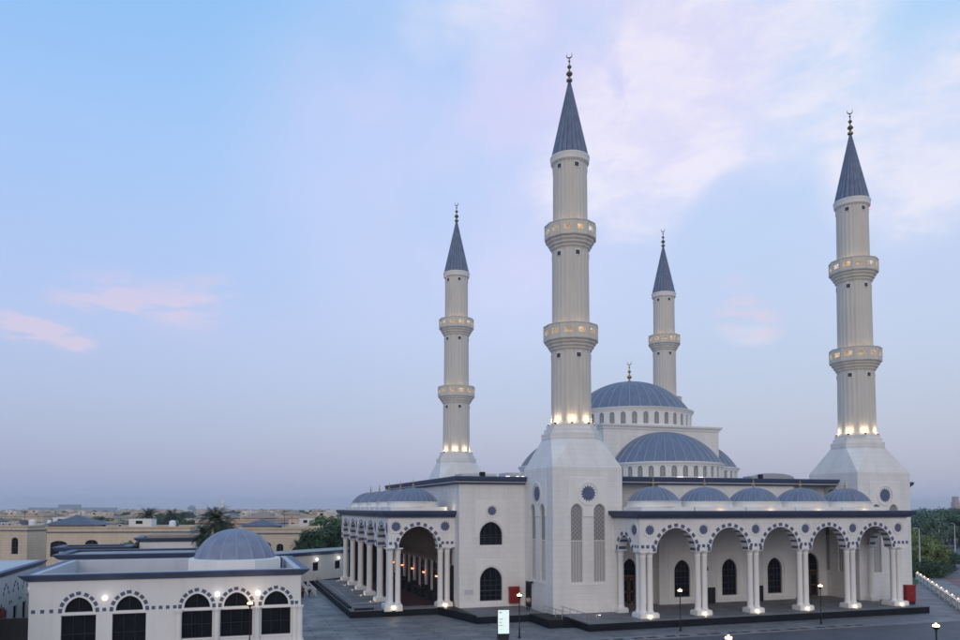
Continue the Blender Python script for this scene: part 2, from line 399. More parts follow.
def pane_mb(mb, M, op, d, matname, inset=0.):
    mb.mat(matname); pts = outline(op, inset); mb.add([M(u, d, z) for u, z in pts], [tuple(range(len(pts)))])
def frame_mb(mb, M, op, d0, d1, wd):
    a = outline(op); b = outline(op, wd)
    n = len(a)
    for i in range(n):
        j = (i+1) % n
        mb.quad(M(*ins(a[i], d0)), M(*ins(a[j], d0)), M(*ins(b[j], d0)), M(*ins(b[i], d0)))
        mb.quad(M(*ins(b[i], d0)), M(*ins(b[j], d0)), M(*ins(b[j], d1)), M(*ins(b[i], d1)))
def ins(p, d): return (p[0], d, p[1])
def bar(mb, M, u0, u1, z0, z1, d0, d1):
    P = [M(u0, d0, z0), M(u1, d0, z0), M(u1, d0, z1), M(u0, d0, z1), M(u0, d1, z0), M(u1, d1, z0), M(u1, d1, z1), M(u0, d1, z1)]
    mb.add(P, [(0, 1, 2, 3), (4, 7, 6, 5), (0, 4, 5, 1), (1, 5, 6, 2), (2, 6, 7, 3), (3, 7, 4, 0)])
def window(parent, M, op, depth, at, nu=4, nz=5, glassmat='glass', framemat='mullion', name='window', wd=.10):
    f = MB().mat(framemat); frame_mb(f, M, op, depth-.12, depth, wd)
    for i in range(1, nu):
        u = op['u']-op['w']+2*op['w']*i/nu; top = op['spring']+arch_h((u-op['u'])/op['w'], op['w'], op['rise'])-.03
        bar(f, M, u-.03, u+.03, op['sill']+wd, top, depth-.08, depth-.02)
    top = op['spring']+op['rise']
    for i in range(1, nz):
        z = op['sill']+(op['spring']-op['sill'])*i/(nz-1); bar(f, M, op['u']-op['w']+.02, op['u']+op['w']-.02, z-.03, z+.03, depth-.075, depth-.025)
    o = build(f, name, parent, at=at)
    p = MB(); pane_mb(p, M, op, depth-.004, glassmat); build(p, 'pane', o)
    return o
def MX(y, s=1):                             # wall facing -Y (s=1) or +Y (s=-1)
    return lambda u, d, z: (u, y+d*s, z)
def MYm(x): return lambda u, d, z: (x+d, u, z)    # wall facing -X
def MYp(x): return lambda u, d, z: (x-d, u, z)    # wall facing +X
def M_off(M, ox, oy, oz=0):
    return lambda u, d, z: tuple(a+b for a, b in zip(M(u, d, z), (ox, oy, oz)))
def star(mb, M, u, z, r, d=-.05, matname='blue', ring=None, pts=16):
    """round star medallion: tiled star on a raised plate"""
    if ring:
        mb.mat('trim'); n = 28; R = ring
        o1 = [(u+R*cos(2*pi*i/n), z+R*sin(2*pi*i/n)) for i in range(n)]; o2 = [(u+R*.86*cos(2*pi*i/n), z+R*.86*sin(2*pi*i/n)) for i in range(n)]
        for i in range(n):
            j = (i+1) % n
            mb.quad(M(*ins(o1[i], d-.03)), M(*ins(o1[j], d-.03)), M(*ins(o2[j], d-.03)), M(*ins(o2[i], d-.03)))
            mb.quad(M(*ins(o1[i], 0)), M(*ins(o1[j], 0)), M(*ins(o1[j], d-.03)), M(*ins(o1[i], d-.03)))
        mb.add([M(*ins(p, -.012)) for p in o2], [tuple(range(n))])
    mb.mat(matname); n = pts*2
    P = [(u+r*(1 if i % 2 == 0 else .74)*cos(pi*i/pts+.1), z+r*(1 if i % 2 == 0 else .74)*sin(pi*i/pts+.1)) for i in range(n)]
    mb.add([M(*ins(p, d)) for p in P], [tuple(range(n))])
    for i in range(n): mb.quad(M(*ins(P[i], 0)), M(*ins(P[(i+1) % n], 0)), M(*ins(P[(i+1) % n], d)), M(*ins(P[i], d)))
    mb.mat('bluegrey'); k = 10
    for j in range(k):
        a = 2*pi*j/k; c = (u+r*.45*cos(a), z+r*.45*sin(a)); q = r*.07
        mb.add([M(*ins((c[0]+q*x, c[1]+q*y), d-.006)) for x, y in ((-1, -1), (1, -1), (1, 1), (-1, 1))], [(0, 1, 2, 3)])
def sweep_cornice(mb, path, prof, closed=False):
    """sweep a (out, z) profile round a plan path with mitred corners; outward is to the right of travel"""
    n = len(path); rings = []
    for i in range(n):
        p = Vector(path[i]); dirs = []
        if closed or i > 0: dirs.append((p-Vector(path[i-1])).normalized())
        if closed or i < n-1: dirs.append((Vector(path[(i+1) % n])-p).normalized())
        ns = [Vector((q.y, -q.x)) for q in dirs]; nn = sum(ns, Vector((0, 0))).normalized(); k = 1/max(.3, nn.dot(ns[0]))
        rings.append([(p.x+nn.x*k*o, p.y+nn.y*k*o, z) for o, z in prof])
    if closed: rings.append(rings[0])
    mb.loft(rings, closed=True, cap0=not closed, cap1=not closed)
def ribbed(mb, R, h, zb, gores, a0=0, a1=360, cx=0, cy=0, rib=.09, rings=14, ov=.0):
    """ribbed dome cap of base radius R and rise h"""
    Rs = (R*R+h*h)/(2*h); full = abs(a1-a0) >= 360
    if h > R*.98: prof = [(R*cos(pi/2*i/rings), h*sin(pi/2*i/rings)) for i in range(rings)]
    else:
        am = math.asin(min(1, R/Rs)); prof = [(Rs*sin(am*(1-i/rings)), Rs*cos(am*(1-i/rings))-(Rs-h)) for i in range(rings)]
    prof.append((.02, h)); rows = []
    FR = ((0, 0), (.035, 1), (.115, 1), (.15, 0), (.575, -.5)); N = gores*5; k = N if full else N+1
    for j, (r, z) in enumerate(prof):
        row = []
        for i in range(k):
            g_, e = divmod(i, 5); fr, q = FR[e]; a = radians(a0+(a1-a0)*(g_+fr)/gores); f_ = min(1, r/R*1.6)
            row.append((cx+(r+rib*q*f_)*cos(a), cy+(r+rib*q*f_)*sin(a), zb+z+rib*q*f_*.6))
        rows.append(row)
    base = mb.cur; rm = m['ridgelight'] if mb.mats[base] is m['domelight'] else m['ridge']
    if rm not in mb.mats: mb.mats.append(rm)
    ri = mb.mats.index(rm); o = len(mb.v); mb.v += [p for r_ in rows for p in r_]
    for j in range(len(rows)-1):
        for i in range(N):
            i2 = (i+1) % k if full else i+1
            mb.f.append((o+j*k+i, o+j*k+i2, o+(j+1)*k+i2, o+(j+1)*k+i)); mb.mi.append(ri if i % 5 < 3 else base)
def finial_mb(mb, h, matname='gold', cx=0, cy=0, z=0, crescent=True):
    """stacked balls with an upturned crescent, total height h"""
    mb.mat(matname)
    pr = [(.10, 0), (.10, .06), (.045, .10), (.03, .16), (.085, .20), (.11, .25), (.085, .30), (.03, .34), (.022, .42), (.06, .455), (.075, .49), (.06, .525), (.02, .56), (.015, .64), (.035, .665), (.04, .69), (.02, .72), (.010, .80)]
    mb.lathe([(r*h, z+q*h) for r, q in pr], 10, cx, cy, cap=True)
    if crescent:
        R = .095*h; n = 14; zc = z+.80*h+R*.95; ring = []
        for i in range(n+1):
            a = radians(-90-140+280*i/n); t = .022*h*max(.15, sin(pi*i/n)); ring.append(((cx+R*cos(a)*.8, cy-R*cos(a)*.6, zc+R*sin(a)), t))
        mb.tube([p for p, _ in ring], [t for _, t in ring], 6)

# ================================================================== SETTING
def sheet(name, poly, z, mat):
    b = MB().mat(mat); b.add([(x, y, z) for x, y in poly], [tuple(range(len(poly)))])
    return tag(build(b, name), kind='structure')
R_ = 6500
def ptz(px, fwd): return place((px-480)/773*fwd, fwd)
gr = MB().mat('sand'); gr.add([(-R_, -R_, -.02), (R_, -R_, -.02), (R_, R_, -.02), (-R_, R_, -.02)], [(0, 1, 2, 3)])
tag(build(gr, 'ground'), kind='structure')
sheet('plaza', [(-64, -16.4), (60.5, -16.4), (71, -2), (88, 16), (88, 60), (-36, 60), (-64, 40)], .004, 'paver')
sheet('walkway', [(27.5, -17.95), (44.5, -17.95), (88, 32), (50, 32), (50, -4.5), (43, -11.7), (27.5, -14.6)], .010, 'walk')
sheet('road', [(-120, -90), (70, -90), (70, -21), (46, -17.9), (30, -17.9), (-120, -17.9)], .002, 'road')
kb = MB().mat('kerb'); kb.box(-60, 27.3, -17.9, -16.1, -.02, .10)
tag(build(kb, 'kerb'), kind='structure')
# drain slots in the kerb are pieces of the drain
dr = MB().mat('slot'); x = -20.0; k = 0
while x < 26.5:
    dr.box(x, x+1.15, -17.62, -16.95, .08, .104); x += 1.55 if k % 2 == 0 else 2.15; k += 1
tag(build(dr, 'drain', at=(0, -17.2, .1)), 'line of black drain slots set in the pale kerb in front of the mosque', 'drain')
sheet('car_park', [(58, -8), (100, -8), (200, 60), (200, 90), (150, 60), (92, 31)], .006, 'pinkpave')
sheet('street', [(84, 28), (150, 88), (235, 150), (330, 230), (330, 190), (245, 118), (170, 62), (110, 14)], .012, 'road')
sheet('lawn', [(50.5, 2), (55, 2), (104, 44), (152, 92), (152, 170), (50.5, 140)], .016, 'lawn')

# ================================================================== MOSQUE
CX, CY = 21.9, 24.8
MO = Vector((CX, CY, 0))
mosque = thing('mosque', 'large white stone mosque with blue ribbed domes, arcades and four minarets', 'mosque', MO)

# ---- minarets
def make_minaret():
    t = thing('minaret', None, None)
    faces = []
    for k in range(4):
        c, s_ = round(cos(pi/2*k)), round(sin(pi/2*k))
        faces.append((lambda c, s_: (lambda u, d, z: ((u*c-(-4.45+d)*s_), (u*s_+(-4.45+d)*c), z)))(c, s_))
    b = MB().mat('stone'); lops = [opening(-1.46, .72, 4.45, 12.6, .85), opening(1.46, .72, 4.45, 12.6, .85)]
    for M in faces: wall(b, M, -4.45, 4.45, 0, 17.75, lops, .22)
    sq = [(-4.45, -4.45), (4.45, -4.45), (4.45, 4.45), (-4.45, 4.45)]
    R = 3.6; oc = [(R*cos(radians(-112.5+45*i)), R*sin(radians(-112.5+45*i))) for i in range(8)]
    S_ = [(x, y, 17.75) for x, y in sq]; O = [(x, y, 21.25) for x, y in oc]
    for k in range(4):
        b.quad(S_[k], S_[(k+1) % 4], O[2*k+1], O[2*k]); b.add([S_[(k+1) % 4], O[(2*k+2) % 8], O[2*k+1]], [(0, 1, 2)])
    for (r, za, zb) in ((3.66, 21.25, 21.95), (3.34, 21.95, 22.45), (3.06, 22.45, 23.0)):
        b.loft([[(r*cos(radians(-112.5+45*i)), r*sin(radians(-112.5+45*i)), z) for i in range(8)] for z in (za, zb)])
    tb = build(b, 'tower_base', t)
    for M in faces:
        p = MB().mat('trim'); M2 = (lambda M: lambda u, d, z: M(u, d-.09, z))(M)
        wall(p, M2, -2.55, 2.55, 12.0, 16.5, [opening(-1.46, .80, 12.0, 12.6, .93), opening(1.46, .80, 12.0, 12.6, .93)], .09)
        p2 = MB()
        for a in (-2.55, 2.55): p.quad(M2(a, 0, 12.0), M2(a, 0, 16.5), M2(a, .09, 16.5), M2(a, .09, 12.0))
        p.quad(M2(-2.55, 0, 16.5), M2(2.55, 0, 16.5), M2(2.55, .09, 16.5), M2(-2.55, .09, 16.5))
        build(p, 'raised_panel', t)
        p = MB().mat('trim'); bar(p, M, -2.3, 2.3, 4.1, 4.33, -.06, 0); build(p, 'window_sill', t)
        st = MB(); star(st, M2, 0, 14.7, .98, ring=1.38, matname='bluegrey'); build(st, 'star_medallion', t)
        for op in lops:
            f = MB(); pane_mb(f, M, opening(op['u'], .72, 9.2, 12.6, .85), .20, 'lattice')
            f.mat('latlow'); f.quad(M(op['u']-.72, .20, 4.45), M(op['u']+.72, .20, 4.45), M(op['u']+.72, .20, 9.2), M(op['u']-.72, .20, 9.2))
            f.mat('trim')
            for q in (-.36, 0, .36): bar(f, M, op['u']+q-.02, op['u']+q+.02, 4.45, 9.15, .15, .199)
            bar(f, M, op['u']-.72, op['u']+.72, 9.15, 9.25, .14, .199)
            build(f, 'lattice_window', t)
    # shaft
    b = MB().mat('shaft')
    def flut(r0, z0, r1, z1):
        n = 72; rings = []
        for r, z in ((r0, z0), (r1, z1)):
            rings.append([((r-(.085 if i % 3 == 0 else 0))*cos(2*pi*i/n), (r-(.085 if i % 3 == 0 else 0))*sin(2*pi*i/n), z) for i in range(n)])
        b.loft(rings)
    flut(2.46, 23.0, 2.40, 32.1); flut(2.30, 33.3, 2.24, 44.5); flut(2.14, 45.9, 2.09, 55.6)
    b.lathe([(2.50, 23.0), (2.56, 23.05), (2.56, 23.3), (2.47, 23.4)], 48)
    b.mat('trim'); b.lathe([(2.10, 55.3), (2.34, 55.5), (2.38, 55.65), (2.38, 56.0), (2.44, 56.1), (2.44, 56.3), (2.15, 56.4)], 48, cap=True)
    build(b, 'shaft', t, smooth=True)
    # small square windows under collar and balconies
    for z, r in ((54.75, 2.10), (43.85, 2.25), (31.35, 2.41)):
        for k in range(6):
            a = radians(-90-2-60*k); f = MB()
            def M(u, d, z_, a=a, r=r): return ((r-d)*cos(a)-u*sin(a), (r-d)*sin(a)+u*cos(a), z_)
            f.mat('trim'); bar(f, M, -.34, .34, z-.34, z+.34, -.02, .25)
            f.mat('mullion'); bar(f, M, -.26, .26, z-.26, z+.26, -.03, .1)
            f.mat('bluegrey'); bar(f, M, -.02, .02, z-.26, z+.26, -.04, .1); bar(f, M, -.26, .26, z-.02, z+.02, -.04, .1)
            build(f, 'small_window', t)
    # balconies
    for zb, zc, zt, R, rs in ((33.3, 31.8, 35.05, 3.34, 2.3), (45.9, 44.3, 47.55, 3.16, 2.14)):
        b = MB().mat('shaft'); H = zb-zc
        pr = [(rs+.08, zc), (rs+.14, zc+.12*H), (rs+.32, zc+.25*H), (rs+.34, zc+.36*H), (rs+.55, zc+.48*H), (rs+.57, zc+.60*H), (R-.24, zc+.74*H), (R-.22, zc+.86*H), (R+.02, zc+.95*H), (R+.04, zb), (rs, zb+.01)]
        b.lathe(pr, 12, a0=15, a1=375)
        P = [(R*cos(radians(15+30*i)), R*sin(radians(15+30*i))) for i in range(12)]
        L = 2*R*sin(radians(15))
        for i in range(12):
            A = Vector(P[i]); B = Vector(P[(i+1) % 12]); e = (B-A).normalized(); nn = Vector((-e.y, e.x))
            M = (lambda A, e, nn: lambda u, d, z: (A.x+e.x*u+nn.x*d, A.y+e.y*u+nn.y*d, z))(A, e, nn)
            wall(b, M, 0, L, zb, zt, [opening(L/2, L*.29, zt-1.12, zt-.48, 0)], .2)
            Mi = (lambda M: lambda u, d, z: M(u, d+.2, z))(M)
            wall(b, Mi, .05, L-.05, zb, zt, [opening(L/2, L*.29, zt-1.12, zt-.48, 0)], .2, reveal=False)
            bar(b, M, -.03, L+.03, zt, zt+.1, -.06, .26); bar(b, M, -.02, L+.02, zb, zb+.12, -.05, 0)
            bar(b, M, -.07, .07, zb, zt, -.03, .1)
        bo = build(b, 'balcony', t)
        r = MB().mat('strip'); r.lathe([(R-.60, zb+.12), (R-.45, zb+.12), (R-.45, zb+.2), (R-.60, zb+.2), (R-.60, zb+.12)], 12, a0=15, a1=375)
        build(r, 'light_strip', bo)
        for k in range(6): lamp('balcony_light', bo, ((rs+.42)*cos(radians(60*k+35)), (rs+.42)*sin(radians(60*k+35)), zb+1.45), (1, .66, .34), 8, .15)
    # spire
    b = MB().mat('spireseam').mat('spire'); n = 60; rings = []
    for j in range(9):
        f_ = j/8; r = 2.2*(1-f_)+.09*f_; z = 56.4+(66.3-56.4)*f_; row = []
        for i in range(n):
            g_, e = divmod(i, 3); a = 2*pi*(g_+(0, .16, .58)[e])/20; q = (0, 0, .13)[e]*(1-f_*.8); row.append(((r+q)*cos(a), (r+q)*sin(a), z))
        rings.append(row)
    b.loft(rings)
    for q in range(8*n):
        if q % n % 3 == 0: b.mi[q] = 0
    so_ = build(b, 'spire', t)
    b = MB(); finial_mb(b, 3.75, 'finial', z=66.15); build(b, 'finial', so_, smooth=True)
    # floodlights round the ledge
    f = MB().mat('black'); f.box(-.13, .13, -.08, .08, 0, .24); f.mat('lampflood'); f.box(-.10, .10, .0, .07, .24, .27)
    me = f.mesh('floodlight')
    for k in range(8):
        a = radians(-90-22.5-45*k-(0)); R = 2.78
        o = link(me, 'floodlight', t, (R*cos(a), R*sin(a), 23.0), a+pi/2)
        lamp('flood_beam', o, (0, -.03, .60), (1, .74, .42), 46, .12)
    return t
MIN = make_minaret()
for i, (x, y, lab) in enumerate(((0, 0, 'nearest and tallest looking minaret, at the front corner of the mosque'), (43.75, 0, 'minaret at the right end of the front arcade'),
                            (0, 49.6, 'minaret rising behind the left wing roof'), (43.75, 49.6, 'far minaret seen behind the main dome'))):
    o = MIN if i == 0 else copy_tree(MIN)
    o.parent = mosque; o.location = Vector((x, y, 0))-MO; o['label'] = lab

# red aircraft beacon
for x, y, a in ((43.75, 0, -20), (0, 49.6, 200)):
    b = MB().mat('lampred'); b.lathe([(.05, 0), (.09, .08), (.0, .18)], 8, cap=True)
    build(b, 'beacon', mosque, at=(0, 0, 0)).location = Vector((x+2.5*cos(radians(a)), y+2.5*sin(radians(a)), 55.2))-MO

# ---- prayer hall walls
hall = MB().mat('stone')
HX0, HX1, HYF, HZ = -12.95, 56.7, 4.32, 16.1
hop = [opening(-8.87, 1.45, 1.62, 4.1, 1.65), opening(-8.87, 1.48, 8.45, 9.65, 1.65)]
HM = MX(HYF)
wall(hall, HM, HX0, -4.45, 0, 7.2, [hop[0]], .5); wall(hall, HM, HX0, -4.45, 7.2, HZ, [hop[1]], .5)
wall(hall, HM, 48.2, HX1, 0, HZ)
ML = MYm(HX0)
lop = [opening(9.5+6.95*i, 1.6, .9, 4.6, 1.7) for i in range(5)]
wall(hall, ML, HYF, 46.5, 0, HZ, lop, .5)
hall.quad((HX0, 46.5, 0), (HX1, 46.5, 0), (HX1, 46.5, HZ), (HX0, 46.5, HZ)); hall.quad((HX1, HYF, 0), (HX1, 46.5, 0), (HX1, 46.5, HZ), (HX1, HYF, HZ))
# front block behind the arcade
BY = -.45; fops = [opening(15.05+7.05*i, 1.15, 1.75, 5.0, 1.45) for i in range(3)]
FM = MX(BY); wall(hall, FM, 11.75, 32.45, 0, 7.6, fops, .45); wall(hall, FM, 11.75, 32.45, 7.6, HZ)
wall(hall, MYm(11.75), BY, 1.4, 0, HZ); wall(hall, MYp(32.45), BY, 1.4, 0, HZ)
dops = [opening(8.6, .95, .9, 5.3, 1.35), opening(36.6, 1.35, .9, 5.2, 1.65)]
DM = MX(1.4); wall(hall, DM, 4.45, 11.75, 0, HZ, [dops[0]], .5); wall(hall, DM, 32.45, 39.3, 0, HZ, [dops[1]], .5)
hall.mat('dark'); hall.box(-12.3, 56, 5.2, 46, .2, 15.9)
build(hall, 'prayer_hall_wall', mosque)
b = MB().mat('roofgrey'); b.box(-13.6, 57.3, 3.7, 47.1, 16.1, 16.5); b.box(4.5, 39.2, -1.1, 3.7, 16.1, 16.5)
b.mat('trim')                                                           # raised edge of the arch surrounds
build(b, 'roof', mosque)
prof = [(0, 15.95), (.35, 15.95), (.38, 16.1), (.55, 16.18), (.80, 16.42), (.88, 16.72), (.88, 16.85), (.5, 16.88), (0, 16.6)]
for path in ([(HX0, 46.5), (HX0, HYF), (-4.42, HYF)], [(4.42, -.45), (39.33, -.45)], [(48.2, HYF), (HX1, HYF), (HX1, 46.5)]):
    b = MB().mat('cornice'); sweep_cornice(b, path, prof); build(b, 'roof_cornice', mosque, smooth=False)
# white raised surrounds
def surround(M, u0, u1, z0, z1, op, grow=.16, name='window_surround', d=.08):
    b = MB().mat('trim'); M2 = lambda u, dd, z: M(u, dd-d, z)
    o2 = opening(op['u'], op['w']+grow, max(z0, op['sill']-.02), op['spring'], op['rise']+grow*1.2)
    wall(b, M2, u0, u1, z0, z1, [o2], d)
    for a in (u0, u1): b.quad(M2(a, 0, z0), M2(a, 0, z1), M2(a, d, z1), M2(a, d, z0))
    b.quad(M2(u0, 0, z1), M2(u1, 0, z1), M2(u1, d, z1), M2(u0, d, z1)); b.quad(M2(u0, 0, z0), M2(u1, 0, z0), M2(u1, d, z0), M2(u0, d, z0))
    return build(b, name, mosque)
for op in hop: window(mosque, HM, op, .42, (op['u'], HYF, op['sill']), 4, 5)
surround(HM, -10.9, -6.85, 2.9, 6.7, opening(-8.87, 1.45, 2.9, 4.1, 1.65)); surround(HM, -10.95, -6.8, 9.4, 13.9, opening(-8.87, 1.48, 9.4, 9.65, 1.65))
st = MB(); star(st, lambda u, d, z: HM(u, d-.08, z), -8.80, 12.65, .62, matname='bluegrey', ring=.8, pts=12); build(st, 'star_medallion', mosque)
for i, op in enumerate(lop):
    o = window(mosque, ML, op, .42, (HX0, op['u'], .9), 4, 4, name='door')
for op in fops:
    window(mosque, FM, op, .38, (op['u'], BY, op['sill']), 4, 5)
    surround(FM, op['u']-2.0, op['u']+2.0, 1.3, 7.4, op, .30)
dd = []
for op, mt in ((dops[0], 'wood'), (dops[1], 'wood')):
    o = window(mosque, DM, op, .42, (op['u'], 1.4, .9), 2, 4, name='door'); dd.append(o)
    f = MB().mat('wood')
    for s_ in (-1, 1):
        u0, u1 = sorted((op['u']+s_*.06, op['u']+s_*(op['w']-.12)))
        for a, c in ((u0, u0+.16), (u1-.16, u1)): bar(f, DM, a, c, .95, 4.2, .26, .34)
        for z in (.95, 2.3, 3.9): bar(f, DM, u0, u1, z, z+.22, .26, .34)
    bar(f, DM, op['u']-op['w'], op['u']+op['w'], 4.25, 4.5, .24, .36)
    build(f, 'door_leaf', o)
# door at the foot of the tower, plaque on the left wall
b = MB().mat('dark'); b.box(-4.49, -4.44, 2.2, 3.7, .9, 3.9); b.mat('mullion'); b.box(-4.53, -4.45, 2.1, 2.2, .9, 4.0); b.box(-4.53, -4.45, 3.7, 3.8, .9, 4.0); b.box(-4.53, -4.45, 2.1, 3.8, 3.9, 4.0)
o = build(b, 'door', mosque, at=(-4.5, 2.9, .9)); o['label'] = 'black open door at the foot of the nearest minaret'
b = MB().mat('coping'); b.box(-12.3, -11.2, HYF-.05, HYF, 2.5, 3.05); build(b, 'plaque', mosque, at=(-11.8, HYF, 2.8))
# pilaster strips and wall base of the left block
b = MB().mat('trim'); b.box(-12.95, -4.46, HYF-.06, HYF-.002, .9, 1.35); build(b, 'skirting', mosque)

# ---- central domes
b = MB().mat('stone'); s_ = 9.8
b.box(CX-s_, CX+s_, CY-s_, CY+s_, 16.3, 24.75); build(b, 'dome_block', mosque)
b = MB().mat('trim'); sweep_cornice(b, [(CX-s_, CY-s_), (CX+s_, CY-s_), (CX+s_, CY+s_), (CX-s_, CY+s_)], [(-.2, 24.6), (.12, 24.6), (.18, 24.85), (.42, 25.05), (.48, 25.3), (-.2, 25.32)], closed=True)
b.box(CX-s_, CX+s_, CY-s_, CY+s_, 24.75, 25.26); build(b, 'block_cornice', mosque)
def drum(cx, cy, r, z0, z1, nwin, a0, a1, wsill, wspring, ww, ro):
    """round windowed drum; windows are sub-parts"""
    b = MB().mat('stone')
    def M(u, d, z): a = u/r; return (cx+(r-d)*cos(a), cy+(r-d)*sin(a), z)
    A0, A1 = radians(a0), radians(a1); L = (A1-A0)*r; ops = []
    for i in range(nwin): ops.append(opening(A0*r+L*(i+.5)/nwin, ww, wsill, wspring, ww*1.15))
    wall(b, M, A0*r, A1*r, z0, z1, ops, .25, du=.5)
    b.mat('trim')
    for z, q, h in ((z1-.02, .28, .24), (z1-.26, .12, .24), (z0, .1, .25)):
        b.lathe([(r, z), (r+q, z), (r+q+(.12 if q > .2 else 0), z+h), (r-.4, z+h+.02)], 72 if a1-a0 >= 360 else 40, cx, cy, a0, a1)
    o = build(b, 'drum', mosque)
    first = None
    for op in ops:
        if first is None:
            f = MB(); Mw = lambda u, d, z: (0-d, u, z); q = opening(0, ww, wsill-z0, wspring-z0, ww*1.15)
            pane_mb(f, Mw, q, .18, 'drumglass'); f.mat('coping'); bar(f, Mw, -.02, .02, q['sill'], q['spring']+q['rise']*.9, .12, .175)
            for zz in (.33, .66): z = q['sill']+(q['spring']-q['sill'])*zz; bar(f, Mw, -ww, ww, z-.02, z+.02, .12, .175)
            first = f.mesh('drum_window')
        a = op['u']/r
        link(first, 'drum_window', o, (cx+r*cos(a)-CX, cy+r*sin(a)-CY, z0), a)
    return o
drum(CX, CY, 9.65, 25.3, 27.95, 36, 0, 360, 25.62, 27.0, .38, 0)
b = MB().mat('dome'); ribbed(b, 9.35, 5.2, 28.15, 36, cx=CX, cy=CY, rib=.10, rings=18); b.mat('trim'); b.lathe([(9.3, 28.0), (9.55, 28.02), (9.55, 28.25), (9.2, 28.3)], 72, CX, CY)
dm = build(b, 'main_dome', mosque, smooth=True)
b = MB(); finial_mb(b, 3.7, 'gold', CX, CY, 33.25); build(b, 'finial', dm, smooth=True)
for k, (dx, dy) in enumerate(((0, -1), (1, 0), (0, 1), (-1, 0))):
    cx, cy = CX+dx*s_, CY+dy*s_; ac = math.degrees(math.atan2(dy, dx))
    drum(cx, cy, 8.55, 16.4, 19.15, 17, ac-90, ac+90, 17.35, 18.45, .38, 0)
    b = MB().mat('dome'); ribbed(b, 8.45, 4.95, 19.35, 18, ac-90, ac+90, cx, cy, rib=.10, rings=18)
    b.mat('trim'); b.lathe([(8.4, 19.2), (8.65, 19.22), (8.65, 19.45), (8.3, 19.5)], 40, cx, cy, ac-90, ac+90)
    build(b, 'half_dome', mosque, smooth=True)

# ---- arcades
def voussoirs(mb, M, op, thick, n=17, h0=.14, h1=.62, matname='blue', soffit=True, d=-.03, wf=1.25, ends=True):
    """alternate blue blocks round the arch, and their stripes under it"""
    N = 120; P = []
    for i in range(N+1):
        t = -cos(pi*i/N); P.append((op['u']+op['w']*t, op['spring']+arch_h(t, op['w'], op['rise'])))
    L = [0]
    for i in range(N): L.append(L[-1]+math.dist(P[i], P[i+1]))
    tot = L[-1]
    def pt(s):
        s = min(max(s, 0), tot)
        for i in range(N):
            if L[i+1] >= s:
                f_ = (s-L[i])/max(1e-9, L[i+1]-L[i]); a, c = P[i], P[i+1]
                p = (a[0]+(c[0]-a[0])*f_, a[1]+(c[1]-a[1])*f_); tx, tz = c[0]-a[0], c[1]-a[1]; q = math.hypot(tx, tz) or 1
                return p, (-tz/q, tx/q)
        return P[-1], (1, 0)
    mb.mat(matname); step = tot/n
    for k in range(n):
        if k % 2 == 1 or (not ends and k in (0, n-1)): continue
        s0, s1 = k*step+step*.10, (k+1)*step-step*.10
        (p0, n0), (pm, nm), (p1, n1) = pt(s0), pt((s0+s1)/2), pt(s1)
        def off(p, nn, h): return (p[0]+nn[0]*h, p[1]+nn[1]*h)
        hw = step*.5*wf; tx, tz = nm[1]*hw, -nm[0]*hw
        l_, r_ = (pm[0]-tx, pm[1]-tz), (pm[0]+tx, pm[1]+tz)
        a, c, e, g = off(l_, nm, h0), off(r_, nm, h0), off(r_, nm, h1), off(l_, nm, h1)
        q = [a, c, e, g]
        mb.add([M(*ins(z, d)) for z in q], [(0, 1, 2, 3)])
        for i in range(4): mb.quad(M(*ins(q[i], 0)), M(*ins(q[(i+1) % 4], 0)), M(*ins(q[(i+1) % 4], d)), M(*ins(q[i], d)))
        if soffit:
            for s_0 in (p0,):
                A = off(p0, nm, -.012); B = off(pm, nm, -.012); C = off(p1, nm, -.012)
                mb.quad(M(*ins(A, .06)), M(*ins(B, .06)), M(*ins(B, thick-.06)), M(*ins(A, thick-.06)))
                mb.quad(M(*ins(B, .06)), M(*ins(C, .06)), M(*ins(C, thick-.06)), M(*ins(B, thick-.06)))
def squares(mb, M, us, z, sz=.36, d=-.03, matname='bluegrey'):
    mb.mat(matname)
    for u in us: bar(mb, M, u-sz/2, u+sz/2, z-sz/2, z+sz/2, d, 0)
colm = MB().mat('trim'); colm.lathe([(.40, 0), (.42, .12), (.36, .2), (.345, .3), (.325, 6.05), (.36, 6.12), (.36, 6.2), (.34, 6.25), (.40, 6.45), (.52, 6.62)], 20)
colm.box(-.54, .54, -.54, .54, 6.60, 6.72)
COLM = colm.mesh('column', smooth=True)
plm = MB().mat('trim')
def plinth_mesh(w, d):
    b = MB().mat('trim'); b.box(-w, w, -d, d, -.28, .42); b.box(-w+.06, w-.06, -d+.06, d-.06, .42, .54); return b.mesh('plinth')
fl = MB().mat('black'); fl.box(-.16, .16, -.14, .06, -.02, .12); fl.mat('lampflood'); fl.box(-.13, .13, -.12, .0, .10, .14)
FLM = fl.mesh('uplight')
CAPZ = 7.78; PLZ = .54+.52                       # column foot
def pier(x, y, offs, w=.95, d=.68, light='y', pz=.9):
    """one arcade pier: plinth with its paired columns and uplight"""
    o = link(plinth_mesh(w, d), 'pier', mosque, (x-CX, y-CY, pz+.02))
    for dx, dy in offs: link(COLM, 'column', o, (dx, dy, .52))
    fx, fy = (0, -d-.16) if light == 'y' else (-d-.2 if d > w else -w-.16, 0)
    q = link(FLM, 'uplight', o, (fx, fy, -.20))
    lamp('uplight_beam', q, (0 if light == 'y' else -.02, 0 if light != 'y' else -.02, .36), (1, .78, .46), 8, .08)
    return o
AY0, AY1 = -10.3, -9.1; AYc = -9.7
AX = [22.1+7.05*(i-2.5) for i in range(6)]
PT = .52; offp = [(-.44, 0), (.44, 0)]
